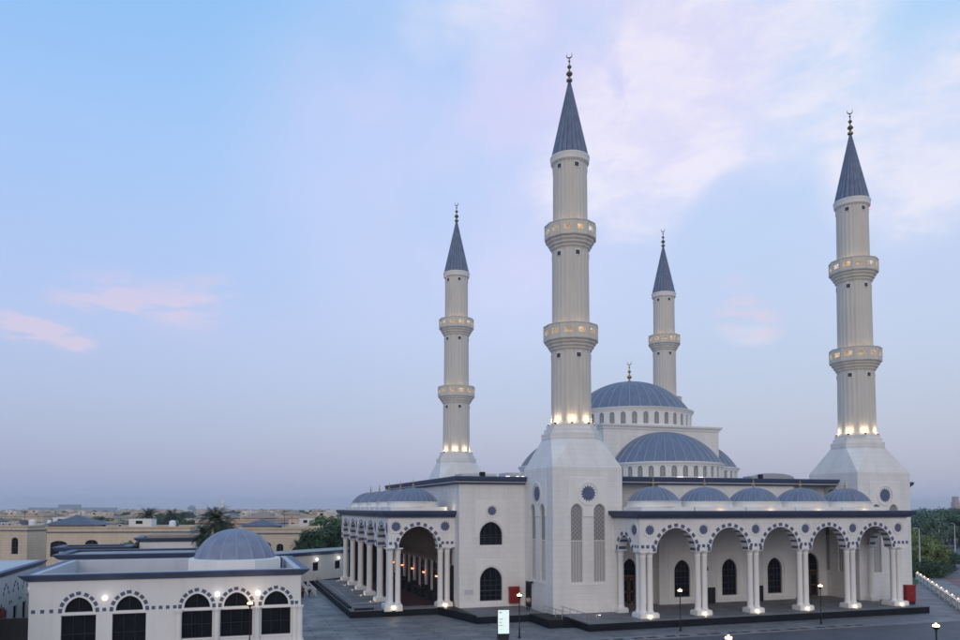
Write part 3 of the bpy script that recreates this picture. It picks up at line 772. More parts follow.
for i, x in enumerate(AX):
    if i == 0: pier(x-.05, AYc+.1, [(-.42, -.2), (.44, -.2), (-.42, .66)], 1.15, 1.0)
    elif i == 5: pier(x+.05, AYc+.1, [(.42, -.2), (-.44, -.2), (.42, .66)], 1.15, 1.0)
    else: pier(x, AYc, offp, 1.0, .72)
# front arch wall
FA = MX(AY0); TH = AY1-AY0; ZA0, ZA1 = 8.14, 12.0
aops = [opening((AX[i]+AX[i+1])/2, 2.52, ZA0, 8.16, 2.62) for i in range(5)]
XL, XR = 3.35, 41.2
b = MB().mat('stone'); wall(b, FA, XL, XR, ZA0, ZA1, aops, TH); wall(b, MX(AY1, -1), XL+1.2, XR-1.2, ZA0, ZA1, aops, 0, reveal=False)
b.quad((XL, AY0, ZA0), (AX[0]+1.01, AY0, ZA0), (AX[0]+1.01, AY1, ZA0), (XL, AY1, ZA0))
for i in range(1, 5): b.quad((AX[i]-1.005, AY0, ZA0), (AX[i]+1.005, AY0, ZA0), (AX[i]+1.005, AY1, ZA0), (AX[i]-1.005, AY1, ZA0))
b.quad((AX[5]-1.01, AY0, ZA0), (XR, AY0, ZA0), (XR, AY1, ZA0), (AX[5]-1.01, AY1, ZA0))
fw_ = build(b, 'arcade_wall', mosque)
for op in aops: v = MB(); voussoirs(v, FA, op, TH, 21, .10, .48, wf=1.2, matname='bluegrey'); build(v, 'arch_stones', fw_)
for x in AX:
    v = MB(); squares(v, FA, [x-.62, x, x+.62] if x not in (AX[0], AX[5]) else [x+q*(-1 if x == AX[0] else 1) for q in (-.55, .12, .75, 1.38)][:4 if x == AX[5] else 3], 8.72, .36)
    build(v, 'blue_tiles', fw_)
for x in AX:
    q = MB(); star(q, FA, x+(.15 if x == AX[0] else 0), 10.55, .60, matname='bluegrey', ring=.82, pts=12); build(q, 'star_medallion', fw_)
# side returns with one narrow arch each
def side(x, M, sgn):
    op = opening(-6.85, 1.5, ZA0, 8.16, 1.75)
    b = MB().mat('stone'); wall(b, M, AY1+.001, -4.46, ZA0, ZA1, [op], 1.1)
    b.quad((x, AY0, ZA0), (x, AY1, ZA0), (x, AY1, ZA1), (x, AY0, ZA1))
    for u0, u1 in ((AY1, -8.35), (-5.35, -4.46)): b.quad((x, u0, ZA0), (x+1.1*sgn, u0, ZA0), (x+1.1*sgn, u1, ZA0), (x, u1, ZA0))
    o = build(b, 'arcade_return', mosque)
    v = MB(); voussoirs(v, M, op, 1.1, 11, .10, .46, matname='bluegrey'); squares(v, M, [-9.9, -9.35, -8.8], 8.72, .3); build(v, 'arch_stones', o)
    q = MB(); star(q, M, -9.2, 10.55, .62, matname='bluegrey', ring=.8, pts=12); build(q, 'star_medallion', o)
    c = link(plinth_mesh(.62, .62), 'pier', mosque, (x+.55*sgn-CX, -5.02-CY, .92)); link(COLM, 'column', c, (0, 0, .52))
side(XL, MYm(XL), 1); side(XR, MYp(XR), -1)
# arcade roof slab, ceiling and cornice
b = MB().mat('roofgrey'); b.box(XL+.05, XR-.05, AY0+.05, -.5, 12.0, 12.35); b.box(4.5, 39.2, -.5, 1.35, 12.0, 12.3); build(b, 'arcade_roof', mosque)
prof2 = [(0, 11.85), (.30, 11.85), (.33, 12.0), (.45, 12.05), (.75, 12.3), (.82, 12.55), (.82, 12.66), (.4, 12.68), (0, 12.4)]
b = MB().mat('cornice'); sweep_cornice(b, [(XL, -4.46), (XL, AY0), (XR, AY0), (XR, -4.46)], prof2); build(b, 'arcade_cornice', mosque)
# inner transverse beams under the roof
b = MB().mat('plaster')
for i in range(1, 5): b.box(AX[i]-.35, AX[i]+.35, AY1-.01, BY+.01 if 1 <= i <= 3 else 1.4, 10.6, 12.0)
build(b, 'ceiling_beam', mosque)
def small_dome(cx, cy, zb, r=3.0, h=1.75, dr=3.45):
    b = MB().mat('trim'); b.box(cx-dr, cx+dr, cy-dr+.3, cy+dr-.3, zb-1.3, zb-.62)
    b.lathe([(r+.28, zb-.62), (r+.28, zb-.5), (r+.2, zb-.46), (r+.2, zb-.1), (r+.3, zb-.05), (r+.3, zb+.03), (r-.1, zb+.05)], 40, cx, cy)
    o = build(b, 'arcade_dome', mosque, smooth=True)
    b = MB().mat('dome'); ribbed(b, r, h, zb+.02, 26, cx=cx, cy=cy, rib=.06, rings=12); build(b, 'dome_cap', o, smooth=True)
    b = MB(); finial_mb(b, 1.5, 'gold', cx, cy, zb+h-.02, crescent=False); build(b, 'finial', o, smooth=True)
    return o
for i in range(5):
    cx = (AX[i]+AX[i+1])/2; o = small_dome(cx, -5.5, 13.75)
    if i: 
        q = MB().mat('black'); q.box(cx-.2, cx+.2, -9.35, -9.15, 12.36, 12.5); q.mat('lampflood'); q.box(cx-.15, cx+.15, -9.30, -9.2, 12.5, 12.53)
        u_ = build(q, 'dome_uplight', o); lamp('dome_beam', u_, (cx-wpos(u_).x, -9.05-wpos(u_).y, 12.72-wpos(u_).z), (1, .72, .40), 5, .15)

# ---- left porch
PX0, PXi = -21.3, -20.1; PY0 = 6.3
PYs = [6.9+7.6*i for i in range(6)]
pm_ = []
for i, y in enumerate(PYs):
    if i == 0: pier(PX0+.6, y, [(-.2, -.05), (.72, -.05), (-.2, .85)], 1.1, 1.1, 'y')
    else: pier(PX0+.6, y, [(0, -.44), (0, .44)], .72, 1.0, 'x')
pier(-14.2, 6.9, offp, 1.0, .72)
PM = MX(PY0); pop = opening(-17.55, 2.45, ZA0, 8.16, 2.62)
b = MB().mat('stone'); wall(b, PM, PX0, HX0+.0, ZA0, ZA1, [pop], 1.2); wall(b, MX(PY0+1.2, -1), PX0, HX0, ZA0, ZA1, [pop], 0, reveal=False)
b.quad((PX0, PY0, ZA0), (-20.0, PY0, ZA0), (-20.0, PY0+1.2, ZA0), (PX0, PY0+1.2, ZA0)); b.quad((-15.1, PY0, ZA0), (HX0, PY0, ZA0), (HX0, PY0+1.2, ZA0), (-15.1, PY0+1.2, ZA0))
o = build(b, 'porch_wall', mosque)
v = MB(); voussoirs(v, PM, pop, 1.2, 21, .10, .48, wf=1.2, matname='bluegrey'); squares(v, PM, [-21.0, -20.4, -14.5, -13.9, -13.3], 8.72, .34); build(v, 'arch_stones', o)
for u in (-20.35, -14.2): q = MB(); star(q, PM, u, 10.75, .64, matname='bluegrey', ring=.84, pts=12); build(q, 'star_medallion', o)
SM = MYm(PX0); sops = [opening((PYs[i]+PYs[i+1])/2, 2.75, ZA0, 8.16, 2.75) for i in range(5)]
b = MB().mat('stone'); wall(b, SM, PY0+1.201, PYs[5]+.8, ZA0, ZA1, sops, 1.1); b.quad((PX0, PY0, ZA0), (PX0, PY0+1.201, ZA0), (PX0, PY0+1.201, ZA1), (PX0, PY0, ZA1))
wall(b, MYp(PX0+1.1), PY0, PYs[5]+.8, ZA0, ZA1, sops, 0, reveal=False)
for i in range(6): b.quad((PX0, PYs[i]-1.05, ZA0), (PX0, PYs[i]+1.05, ZA0), (PX0+1.1, PYs[i]+1.05, ZA0), (PX0+1.1, PYs[i]-1.05, ZA0))
b.quad((PX0, PYs[5]+.8, ZA0), (HX0, PYs[5]+.8, ZA0), (HX0, PYs[5]+.8, ZA1), (PX0, PYs[5]+.8, ZA1))
o = build(b, 'porch_wall', mosque)
for op in sops: v = MB(); voussoirs(v, SM, op, 1.1, 17, .10, .46, wf=1.1, matname='bluegrey'); build(v, 'arch_stones', o)
for y in PYs[1:]: v = MB(); squares(v, SM, [y-.5, y, y+.5], 8.72, .32); build(v, 'blue_tiles', o)
for y in PYs: q = MB(); star(q, SM, y, 10.55, .62, matname='bluegrey', ring=.8, pts=12); build(q, 'star_medallion', o)
b = MB().mat('roofgrey'); b.box(PX0+.05, HX0-.01, PY0+.05, PYs[5]+.75, 12.0, 12.35); build(b, 'porch_roof', mosque)
b = MB().mat('cornice'); sweep_cornice(b, [(HX0, PYs[5]+.8), (PX0, PYs[5]+.8), (PX0, PY0), (HX0, PY0)], prof2); build(b, 'porch_cornice', mosque)
for i in range(5):
    cy = (PYs[i]+PYs[i+1])/2; o = small_dome(-17.2, cy, 13.75, 3.1, 1.8, 3.6)
    q = MB().mat('black'); q.box(-20.75, -20.6, cy-.2, cy+.2, 12.36, 12.5); q.mat('lampflood'); q.box(-20.72, -20.64, cy-.15, cy+.15, 12.5, 12.53)
    u_ = build(q, 'dome_uplight', o); lamp('dome_beam', u_, Vector((-21.0+.25, cy, 12.78))-wpos(u_), (1, .74, .44), 6, .15)
    if i == 0:
        q = MB().mat('black'); q.box(-13.35, -13.0, 6.75, 6.95, 12.37, 12.5); q.mat('lampflood'); q.box(-13.3, -13.05, 6.8, 6.9, 12.5, 12.53)
        u_ = build(q, 'roof_uplight', mosque); lamp('wall_beam', u_, Vector((-13.7, 6.8, 12.95))-wpos(u_), (1, .80, .50), 11, .1)
# inside the porch: tall dark panels added to darken it, pale pilasters, small orange lamps
b = MB().mat('brown'); b.box(HX0-.10, HX0-.003, 7.6, 45.5, 5.9, 11.9); b.mat('mullion')
for i in range(5):
    c = lop[i]['u']; b.box(HX0-.14, HX0-.004, c-2.55, c+2.55, .9, 5.85) if False else None
build(b, 'porch_frieze', mosque)
zz = MB().mat('wood')
for i in range(34):
    y = 7.8+1.1*i; zz.add([(HX0-.13, y, 6.3), (HX0-.13, y+.55, 7.5), (HX0-.13, y+1.1, 6.3), (HX0-.13, y+.8, 6.3), (HX0-.13, y+.55, 7.0), (HX0-.13, y+.3, 6.3)], [(0, 1, 4, 5), (1, 2, 3, 4)])
build(zz, 'zigzag_frieze', mosque)
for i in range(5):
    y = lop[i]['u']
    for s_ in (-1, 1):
        b = MB().mat('dark'); a, c = sorted((y+s_*1.65, y+s_*2.75)); b.box(HX0-.07, HX0-.004, a, c, .9, 5.85); build(b, 'dark_panel', mosque)
    b = MB().mat('coping'); b.box(HX0-.30, HX0-.06, y+3.1, y+3.85, 2.3, 5.85); build(b, 'pilaster', mosque)
    b = MB().mat('black'); b.box(HX0-.42, HX0-.31, y+3.38, y+3.58, 3.9, 4.1); b.mat('lamporange'); b.box(HX0-.62, HX0-.43, y+3.1, y+3.9, 3.95, 4.1)
    q = build(b, 'wall_lamp', mosque, at=(HX0-.3, y+3.48, 4)); lamp('wall_lamp_light', q, (-.9, 0, .4), (1, .50, .26), 12, .1)
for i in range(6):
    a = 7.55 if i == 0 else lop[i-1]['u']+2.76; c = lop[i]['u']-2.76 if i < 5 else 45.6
    if c-a > .05: b = MB().mat('dark'); b.box(HX0-.055, HX0-.004, a, c, .9, 5.85); build(b, 'dark_panel', mosque)
b = MB().mat('carpet'); b.box(-19.6, HX0-.1, 8.2, 45.2, .9, .93); build(b, 'carpet', mosque)
b = MB().mat('dark')
for k in range(9): b.box(-14.6, -13.7, 9.0+4.0*k, 11.2+4.0*k, .93, 2.1)
build(b, 'shoe_rack', mosque)
b = MB().mat('dark'); b.box(PX0+1.2, HX0, PYs[5]+.2, PYs[5]+.7, .9, 8.1); build(b, 'porch_end_panel', mosque)  # dark panel standing for the darkness at the porch end

# ---- podium
b = MB(); 
def slab(x0, x1, y0, y1, z=.9):
    b.mat('podium'); b.box(x0, x1, y0, y1, 0, z-.12); b.mat('podtop'); b.box(x0-.03, x1+.03, y0-.03, y1+.03, z-.12, z)
slab(-3.6, 42.9, -11.75, 1.4); slab(-13.0, -4.9, -2.9, 4.3); slab(-25.8, -12.9, 6.05, 46.6)
b.mat('podium'); b.add([(-13.0, 6.05, 0), (-12.97, -2.9, 0), (-15.2, 6.05, 0), (-13.0, 6.05, .9), (-12.97, -2.9, .9), (-15.2, 6.05, .9)], [(3, 5, 4), (2, 1, 4, 5)])
for k in range(6): b.box(-4.86, -3.64, -8.6+.34*k, -2.9, .15*k, .15*(k+1))
b.box(-6.7, -4.9, -8.4, -2.93, 0, .9)
build(b, 'podium', mosque)
# stair handrails
def handrail(name, pts, h=.95, label=None, group=None, r=.035, matname='black', parent=None, n=6):
    b = MB().mat(matname); top = [(x, y, z+h) for x, y, z in pts]; mid = [(x, y, z+h*.5) for x, y, z in pts]
    b.tube(top, r, n); b.tube(mid, r*.7, n)
    for i in range(len(pts)-1):
        a, c = Vector(pts[i]), Vector(pts[i+1]); k = max(1, int((c-a).length/1.6))
        for j in range(k+(1 if i == len(pts)-2 else 0)):
            p = a.lerp(c, j/k); b.tube([p, p+Vector((0, 0, h))], r, n)
    o = build(b, name, parent, at=pts[0])
    return o
for px_ in (-3.45, -5.05):
    handrail('handrail', [(px_, -3.0, .9), (px_, -10.6 if px_ > -4 else -8.2, .9)], .9, parent=mosque, matname='metal')
# planting trough and glass railing round the left podium
b = MB().mat('podium'); b.box(-25.75, -25.35, 8.2, 44, .9, 1.15); b.box(-25.3, -23.0, 6.15, 6.45, .9, 1.1); build(b, 'planter_edge', mosque)
handrail('handrail', [(-25.55, 44, 1.15), (-25.55, 8.0, 1.15), (-25.55, 6.3, .95), (-22.4, 6.3, .95)], .75, parent=mosque, matname='metal')
# roof-top lights on the hall roof
rl = MB().mat('black'); rl.box(-.28, .28, -.16, .16, .35, .9); rl.box(-.4, -.22, -.2, .2, .42, .84)
RLM = rl.mesh('roof_spotlight')
for x, y in ((-10.2, 3.6), (5.6, -1.2), (26.6, -1.2)): link(RLM, 'roof_spotlight', mosque, (x-CX, y-CY, 16.5), radians(20))
b = MB().mat('coping'); b.box(-6.2, -4.6, 5.5, 9, 16.6, 17.45); b.box(-12, -7.4, 6.4, 9.6, 16.5, 17.3); build(b, 'roof_hatch', mosque)
for x, y, w_ in ((-6.9, 3.75, .5), (-5.6, 3.75, .3), (-4.9, 3.75, .3), (14.5, -1.1, .8), (17.5, -1.1, .6)):
    b = MB().mat('roofglow'); b.box(x-w_/2, x+w_/2, y-.1, y+.1, 16.88, 16.95); build(b, 'roof_lamp', mosque)
b = MB().mat('metal'); rings = []
for i in range(9):
    a = pi*i/8; rings.append([(30.5-3.6*cos(a), 1.2, 16.5+1.0*sin(a)**.6+.2), (30.5-3.6*cos(a), 3.2, 16.5+1.0*sin(a)**.6+.2)])
b.loft([[r[0] for r in rings]+[(34.1, 1.2, 16.5), (26.9, 1.2, 16.5)], [r[1] for r in rings]+[(34.1, 3.2, 16.5), (26.9, 3.2, 16.5)]])
build(b, 'roof_light_duct', mosque)
# notice boards and bins leaning in the arcade
for x in (18.9, 26.2):
    b = MB().mat('black'); b.box(x-.5, x+.5, BY-.75, BY-.55, 1.0, 2.9); b.box(x-.4, x-.3, BY-.8, BY-.45, .9, 1.0); b.box(x+.3, x+.4, BY-.8, BY-.45, .9, 1.0)
    tag(build(b, 'notice_board', at=(x, BY-.65, .9)), 'black board in the arcade, %s of the middle window' % ('left' if x < 20 else 'right'), 'board', 'black boards in the front arcade')
b = MB().mat('black'); b.lathe([(.14, 5.0), (.18, 5.15), (.18, 5.4), (.1, 5.5)], 10, 18.55, BY-.2, cap=True); b.box(18.5, 18.6, BY-.2, BY, 5.2, 5.3)
build(b, 'wall_speaker', mosque, at=(18.55, BY, 5.2))
b = MB().mat('black'); b.box(-4.9, -4.46, 1.5, 1.7, 3.9, 4.1); b.lathe([(.1, 3.4), (.14, 3.6), (.14, 3.85), (.05, 3.95)], 8, -4.82, 1.6, cap=True); build(b, 'wall_lantern', mosque, at=(-4.5, 1.6, 3.9))
# in-ground lamp at the tower foot
b = MB().mat('lampwhite'); b.lathe([(.12, .9), (.12, .95), (0, .96)], 12, .3, -6.6, cap=True)
q = build(b, 'ground_light', mosque, at=(.3, -6.6, .9)); lamp('ground_light_beam', q, (0, .5, .3), (1, .9, .75), 5, .08)

# ================================================================== ANNEX BUILDINGS
def annex_cornice(mb, path, z, closed=True, out=.75):
    sweep_cornice(mb, path, [(0, z-.62), (.12, z-.60), (out*.55, z-.40), (out, z-.06), (out, z), (-.3, z), (-.3, z-.1), (0, z-.1)], closed=closed)
AX0, AX1, AYF, AYB, AZ = -55.95, -33.0, -9.94, 9.9, 7.23
annex = thing('annex_building', 'low white annex with a pale blue dome on its flat roof and dark arched windows', 'building', ((AX0+AX1)/2, 0, 0))
AM = MX(AYF)
rects = [(-52.05, 1.38, .25), (-47.98, 1.38, .25), (-42.3, 1.33, 1.1), (-38.84, 1.42, 1.1), (-35.27, 1.33, 1.1)]
lo = [opening(u, w_, s_, 3.58, 0) for u, w_, s_ in rects]; hi = [opening(u, 1.12, 3.86, 3.88, 1.28) for u, w_, s_ in rects]
b = MB().mat('plaster'); wall(b, AM, AX0, AX1, 0, 3.72, lo, .4); wall(b, AM, AX0, AX1, 3.72, AZ-.5, hi, .4)
b.quad((AX1, AYF, 0), (AX1, AYB, 0), (AX1, AYB, AZ-.5), (AX1, AYF, AZ-.5)); b.quad((AX0, AYF, 0), (AX0, AYB, 0), (AX0, AYB, AZ-.5), (AX0, AYF, AZ-.5)); b.quad((AX0, AYB, 0), (AX1, AYB, 0), (AX1, AYB, AZ-.5), (AX0, AYB, AZ-.5))
build(b, 'wall', annex)
b = MB().mat('roofgrey'); b.box(AX0+.6, AX1-.6, AYF+.6, AYB-.6, 5.6, 5.8)
rf = build(b, 'roof', annex)
b = MB().mat('coping')
for a in ((AX0+.02, AX1-.02, AYF+.02, AYF+.6), (AX0+.02, AX1-.02, AYB-.6, AYB-.02), (AX0+.02, AX0+.6, AYF+.6, AYB-.6), (AX1-.6, AX1-.02, AYF+.6, AYB-.6)): b.box(*a, 5.82, AZ+.003)
build(b, 'parapet', annex)
b = MB().mat('cornice_ab'); annex_cornice(b, [(AX0, AYF), (AX1, AYF), (AX1, AYB), (AX0, AYB)], AZ-.006); build(b, 'cornice', annex)
for i, (l, h) in enumerate(zip(lo, hi)):
    o = window(annex, AM, l, .34, (l['u'], AYF, l['sill']), 3, 3, wd=.07, framemat='black')
    o = window(annex, AM, h, .34, (h['u'], AYF, h['sill']), 2, 2, name='arch_window', wd=.06, framemat='black')
    v = MB(); voussoirs(v, AM, opening(h['u'], 1.12, 3.88, 3.88, 1.28), .3, 17, .20, .50, soffit=False, matname='cornice_ab', wf=1.75); build(v, 'arch_stones', annex)
    if l['sill'] > 1:
        b = MB().mat('trim'); bar(b, AM, l['u']-l['w']-.08, l['u']+l['w']+.08, l['sill']-.14, l['sill']-.01, -.07, 0)
        build(b, 'window_sill', annex)
    b = MB().mat('trim'); bar(b, AM, l['u']-l['w']-.08, l['u']+l['w']+.08, 3.62, 3.82, -.05, 0); build(b, 'lintel', annex)
for u in [-55.6, -54.9, -54.2]+[-50.02]+[-46.0, -45.4, -44.8, -44.2]+[-33.4]:
    v = MB(); squares(v, AM, [u], 4.02, .30, matname='cornice_ab'); build(v, 'blue_tile', annex)
hc = MB().mat('trim')
for z0, z1, r in ((0, .5, .42), (.5, .7, .34), (.7, 3.5, .27), (3.5, 3.62, .34), (3.62, 3.75, .40)): hc.lathe([(r, z0), (r, z1)], 14, cap=True)
HCM = hc.mesh('half_column', smooth=True)
for u in (-43.85, -40.58, -37.0, -33.55, -33.1): link(HCM, 'half_column', annex, (u-wpos(annex).x, AYF-.12, 0))
ball = MB().mat('lampwhite'); ball.lathe([(.24*sin(pi*i/10), -.24*cos(pi*i/10)) for i in range(11)], 16); ball.mat('black'); ball.box(-.05, .05, .1, .32, -.05, .05)
BALL = ball.mesh('globe_lamp', smooth=True)
for u in (-49.95, -40.55, -36.95):
    q = link(BALL, 'globe_lamp', annex, (u-wpos(annex).x, AYF-.32, 5.05)); lamp('globe_light', q, (0, -.45, 0), (1, .93, .82), 3, .2)
b = MB().mat('trim'); n = 8; R = 5.0; cx, cy = -38.9, 1.6
b.loft([[(cx+r*cos(radians(22.5+45*i)), cy+r*sin(radians(22.5+45*i)), z) for i in range(8)] for r, z in ((R, 5.8), (R, 7.62), (R-.35, 7.70))]); o = build(b, 'dome_drum', annex)
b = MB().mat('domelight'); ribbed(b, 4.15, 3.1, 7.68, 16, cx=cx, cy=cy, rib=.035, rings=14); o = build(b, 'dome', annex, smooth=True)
b = MB(); finial_mb(b, 1.1, 'gold', cx, cy, 10.75, crescent=False); build(b, 'finial', o, smooth=True)
b = MB().mat('black'); b.box(-34.5, -33.9, 3.3, 4.4, 5.8, 7.5); b.box(-34.4, -34.0, 7.2, 8.3, 5.8, 7.3); build(b, 'roof_unit', annex)
# building at the left edge, its long wall facing right
lb = thing('side_building', 'white building at the left edge with a grey roof and arched blue tile trim', 'building', (-64, -2, 0))
LM = MYp(-59.5); LB0, LB1 = -18.0, 11.2
lo2 = [opening(LB1-1.6-3.6*i-1.0, .75, .1, 3.4, 0) for i in range(7)]
b = MB().mat('plaster'); wall(b, LM, LB0, LB1, 0, 6.7, lo2, .3); b.quad((-75, LB1, 0), (-59.5, LB1, 0), (-59.5, LB1, 6.7), (-75, LB1, 6.7)); b.quad((-75, LB0, 0), (-59.5, LB0, 0), (-59.5, LB0, 6.7), (-75, LB0, 6.7)); build(b, 'wall', lb)
b = MB().mat('coping'); b.box(-75, -59.4, LB0-.4, LB1+.4, 6.66, 7.228); build(b, 'roof', lb)
b = MB().mat('cornice_ab'); sweep_cornice(b, [(-59.5, LB0), (-59.5, LB1), (-75, LB1)], [(0, 6.6), (.12, 6.62), (.4, 6.8), (.72, 7.16), (.72, 7.22), (.1, 7.22)]); build(b, 'cornice', lb)
for op in lo2:
    window(lb, LM, op, .26, (-59.5, op['u'], .1), 2, 3, name='door')
    v = MB(); voussoirs(v, LM, opening(op['u'], .75, 4.3, 4.3, 1.15), .3, 13, .2, .45, soffit=False, matname='cornice_ab', wf=1.4, ends=False); build(v, 'arch_stones', lb)
    v = MB(); squares(v, LM, [op['u']-1.8-.45, op['u']-1.8+.25], 3.95, .26, matname='cornice_ab'); build(v, 'blue_tiles', lb)
q = link(BALL, 'globe_lamp', lb, (4.5+.3, LB1-4.2+2, 4.5), -pi/2); lamp('globe_light', q, (0, -.45, 0), (1, .93, .82), 9, .2)
b = MB().mat('black'); b.box(-59.4, -56.05, -9.6, -9.4, 0, 3.4); b.box(-59.4, -56.05, -9.7, -9.3, 3.4, 3.5)
for i in range(16): b.box(-59.35+.21*i, -59.28+.21*i, -9.66, -9.6, .1, 3.35)
tag(build(b, 'gate', at=(-57.7, -9.5, 0)), 'tall black metal gate between the left edge building and the domed annex', 'gate')
b = MB().mat('red'); b.box(-59.45, -59.0, -5.6, -4.6, 2.6, 3.9); b.mat('black'); b.box(-59.0, -58.98, -5.2, -5.0, 3.1, 3.3)
tag(build(b, 'hose_cabinet', at=(-59.4, -5.1, 2.6)), 'red cabinet on the wall of the left edge building above the black gate', 'cabinet')
# white blocks behind the annex
def block(label, x0, x1, y0, y1, z, slits=(), name='white_building'):
    t = thing(name, label, 'building', ((x0+x1)/2, (y0+y1)/2, 0)); M = MX(y0)
    b = MB().mat('plaster'); wall(b, M, x0, x1, 0, z-.5, slits, .3)
    b.quad((x1, y0, 0), (x1, y1, 0), (x1, y1, z-.5), (x1, y0, z-.5)); b.quad((x0, y0, 0), (x0, y1, 0), (x0, y1, z-.5), (x0, y0, z-.5)); b.quad((x0, y1, 0), (x1, y1, 0), (x1, y1, z-.5), (x0, y1, z-.5))
    build(b, 'wall', t); b = MB().mat('roofgrey'); b.box(x0-.1, x1+.1, y0-.1, y1+.1, z-.5, z-.25); build(b, 'roof', t)
    b = MB().mat('cornice_ab'); annex_cornice(b, [(x0, y0), (x1, y0), (x1, y1), (x0, y1)], z); build(b, 'cornice', t)
    for op in slits: window(t, M, op, .25, (op['u'], y0, op['sill']), 3, 2)
    return t
block('long low white block with slate blue eaves directly behind the domed annex', -58.0, -43.2, 14.5, 25, 7.62)
t = block('white block with two dark slit windows between the annex and the palm', -51.5, -35.5, 34, 44, 8.75, [opening(-48.6, 1.5, 5.4, 7.15, 0), opening(-44.8, 1.6, 5.4, 7.15, 0)])
b = MB().mat('redtile'); b.box(-50.6, -38, 34.9, 43, 8.3, 9.05); build(b, 'roof_deck', t)
block('small plain white block left of the block with slit windows', -60.5, -52.6, 27.5, 33.5, 7.9)
# rotated wing behind the porch
wing = thing('rear_wing', 'long white single storey wing with blue eaves behind the left porch', 'building')
Wd = 44.; b = MB().mat('plaster'); wops = [opening(9.5+5.6*i, .72, 2.2, 3.65, 0) for i in range(6)]; WM = MX(0)
wall(b, WM, -4, Wd, 0, 5.0, wops, .3); b.quad((-4, 0, 0), (-4, 9, 0), (-4, 9, 5), (-4, 0, 5)); b.quad((Wd, 0, 0), (Wd, 9, 0), (Wd, 9, 5), (Wd, 0, 5)); build(b, 'wall', wing)
b = MB().mat('roofgrey'); b.box(-4, Wd, 0, 9, 5.0, 5.3); build(b, 'roof', wing)
b = MB().mat('cornice_ab'); sweep_cornice(b, [(-4, 9), (-4, 0), (Wd, 0), (Wd, 9)], [(0, 4.9), (.1, 4.9), (.5, 5.3), (.55, 5.5), (0, 5.5)]); build(b, 'cornice', wing)
for op in wops:
    window(wing, WM, op, .25, (op['u'], 0, 2.2), 2, 2)
    q = link(BALL, 'globe_lamp', wing, (op['u'], -.3, 4.15)); lamp('globe_light', q, (0, -.4, 0), (1, .95, .88), 10, .2)
b = MB().mat('podium'); b.box(-2, Wd, -1.6, -.9, 0, .7); build(b, 'planter', wing)
wing.location = (-32.25, 43.74, 0); wing.rotation_euler = (0, 0, math.atan2(9.92, 11.47))

# ================================================================== STREET FURNITURE
def make_lamp():
    t = thing('street_lamp', 'x', 'street lamp')
    b = MB().mat('black'); b.lathe([(.16, 0), (.16, .12), (.09, .2), (.07, .9), (.085, .95), (.055, 1.0), (.05, 3.75), (.09, 3.82), (.07, 3.9)], 12, cap=True); build(b, 'pole', t, smooth=True)
    b = MB().mat('black'); b.lathe([(.06, 3.88), (.14, 3.98), (.27, 4.14), (.28, 4.17), (.24, 4.17), (.10, 4.02)], 16)
    for k in range(4): a = pi/2*k; b.tube([(.25*cos(a), .25*sin(a), 4.15), (.30*cos(a), .30*sin(a), 4.38)], .012, 4)
    b.lathe([(.0, 4.47), (.2, 4.43), (.31, 4.38), (.31, 4.36), (.0, 4.40)], 16)
    h = build(b, 'lamp_head', t, smooth=True)
    b = MB().mat('lampwarm'); b.lathe([(.10, 4.02), (.22, 4.14), (.25, 4.24), (.22, 4.33), (.08, 4.36)], 16, cap=True); build(b, 'lamp_glass', h, smooth=True)
    lamp('street_light', h, (0, 0, 4.62), (1, .66, .38), 26, .15)
    return t
LP = make_lamp()
for i, (x, y, lab) in enumerate((
    (-11.81, -12.89, 'black lamp post beside the glowing sign board'), (5.96, -14.1, 'black lamp post in front of the left end of the front arcade'),
    (23.7, -14.73, 'black lamp post in front of the right half of the front arcade'), (-37.68, -11.28, 'black lamp post in front of the domed annex windows'),
    (10.41, -41.32, 'black lamp post nearest the viewer at the lower right corner'), (-7.57, -41.05, 'lamp post whose head just shows at the bottom edge below the arcade'))):
    o = LP if i == 0 else copy_tree(LP)
    o.location = (x, y, 0); o['label'] = lab; o['group'] = 'black street lamps with glowing heads'; o.rotation_euler = (0, 0, i*.4)
# sign board
t = thing('sign_board', 'glowing pale green upright sign board standing on the plaza', 'sign', (-13.73, -13.5, 0), -YAW+.12)
def bx(mt, *a): return MB().mat(mt), a
b = MB().mat('black'); b.box(-.62, .56, -.02, .16, .1, 2.98); b.box(-.45, .45, -.2, .4, 0, .1); build(b, 'sign_frame', t, at=(0, 0, 0)).parent = t
b = MB().mat('signface'); b.box(-.55, .55, -.05, -.02, .62, 2.93); build(b, 'sign_face', t, at=(0, 0, 0))
for mt, z, x0, w_ in (('signink', 2.68, -.42, .22), ('signink', 2.05, -.42, .34), ('signink', 1.74, -.42, .22), ('signred', 1.44, -.44, .38), ('signink', 1.05, -.36, .3)):
    b = MB().mat(mt); x = x0; random.seed(int(z*100))
    while x < x0+w_:
        g = random.uniform(.03, .06); hh = random.choice((.07, .09, .12)) if z < 2.6 else .13
        if z > 1.2: b.box(x, x+g*.6, -.058, -.05, z-.05, z-.05+hh)
        else: b.box(x, x+g*.4, -.055, -.05, z-.02, z+.02)
        x += g
    build(b, 'lettering', t, at=(0, 0, 0))
for c in kids(t): c.location = (0, 0, 0)
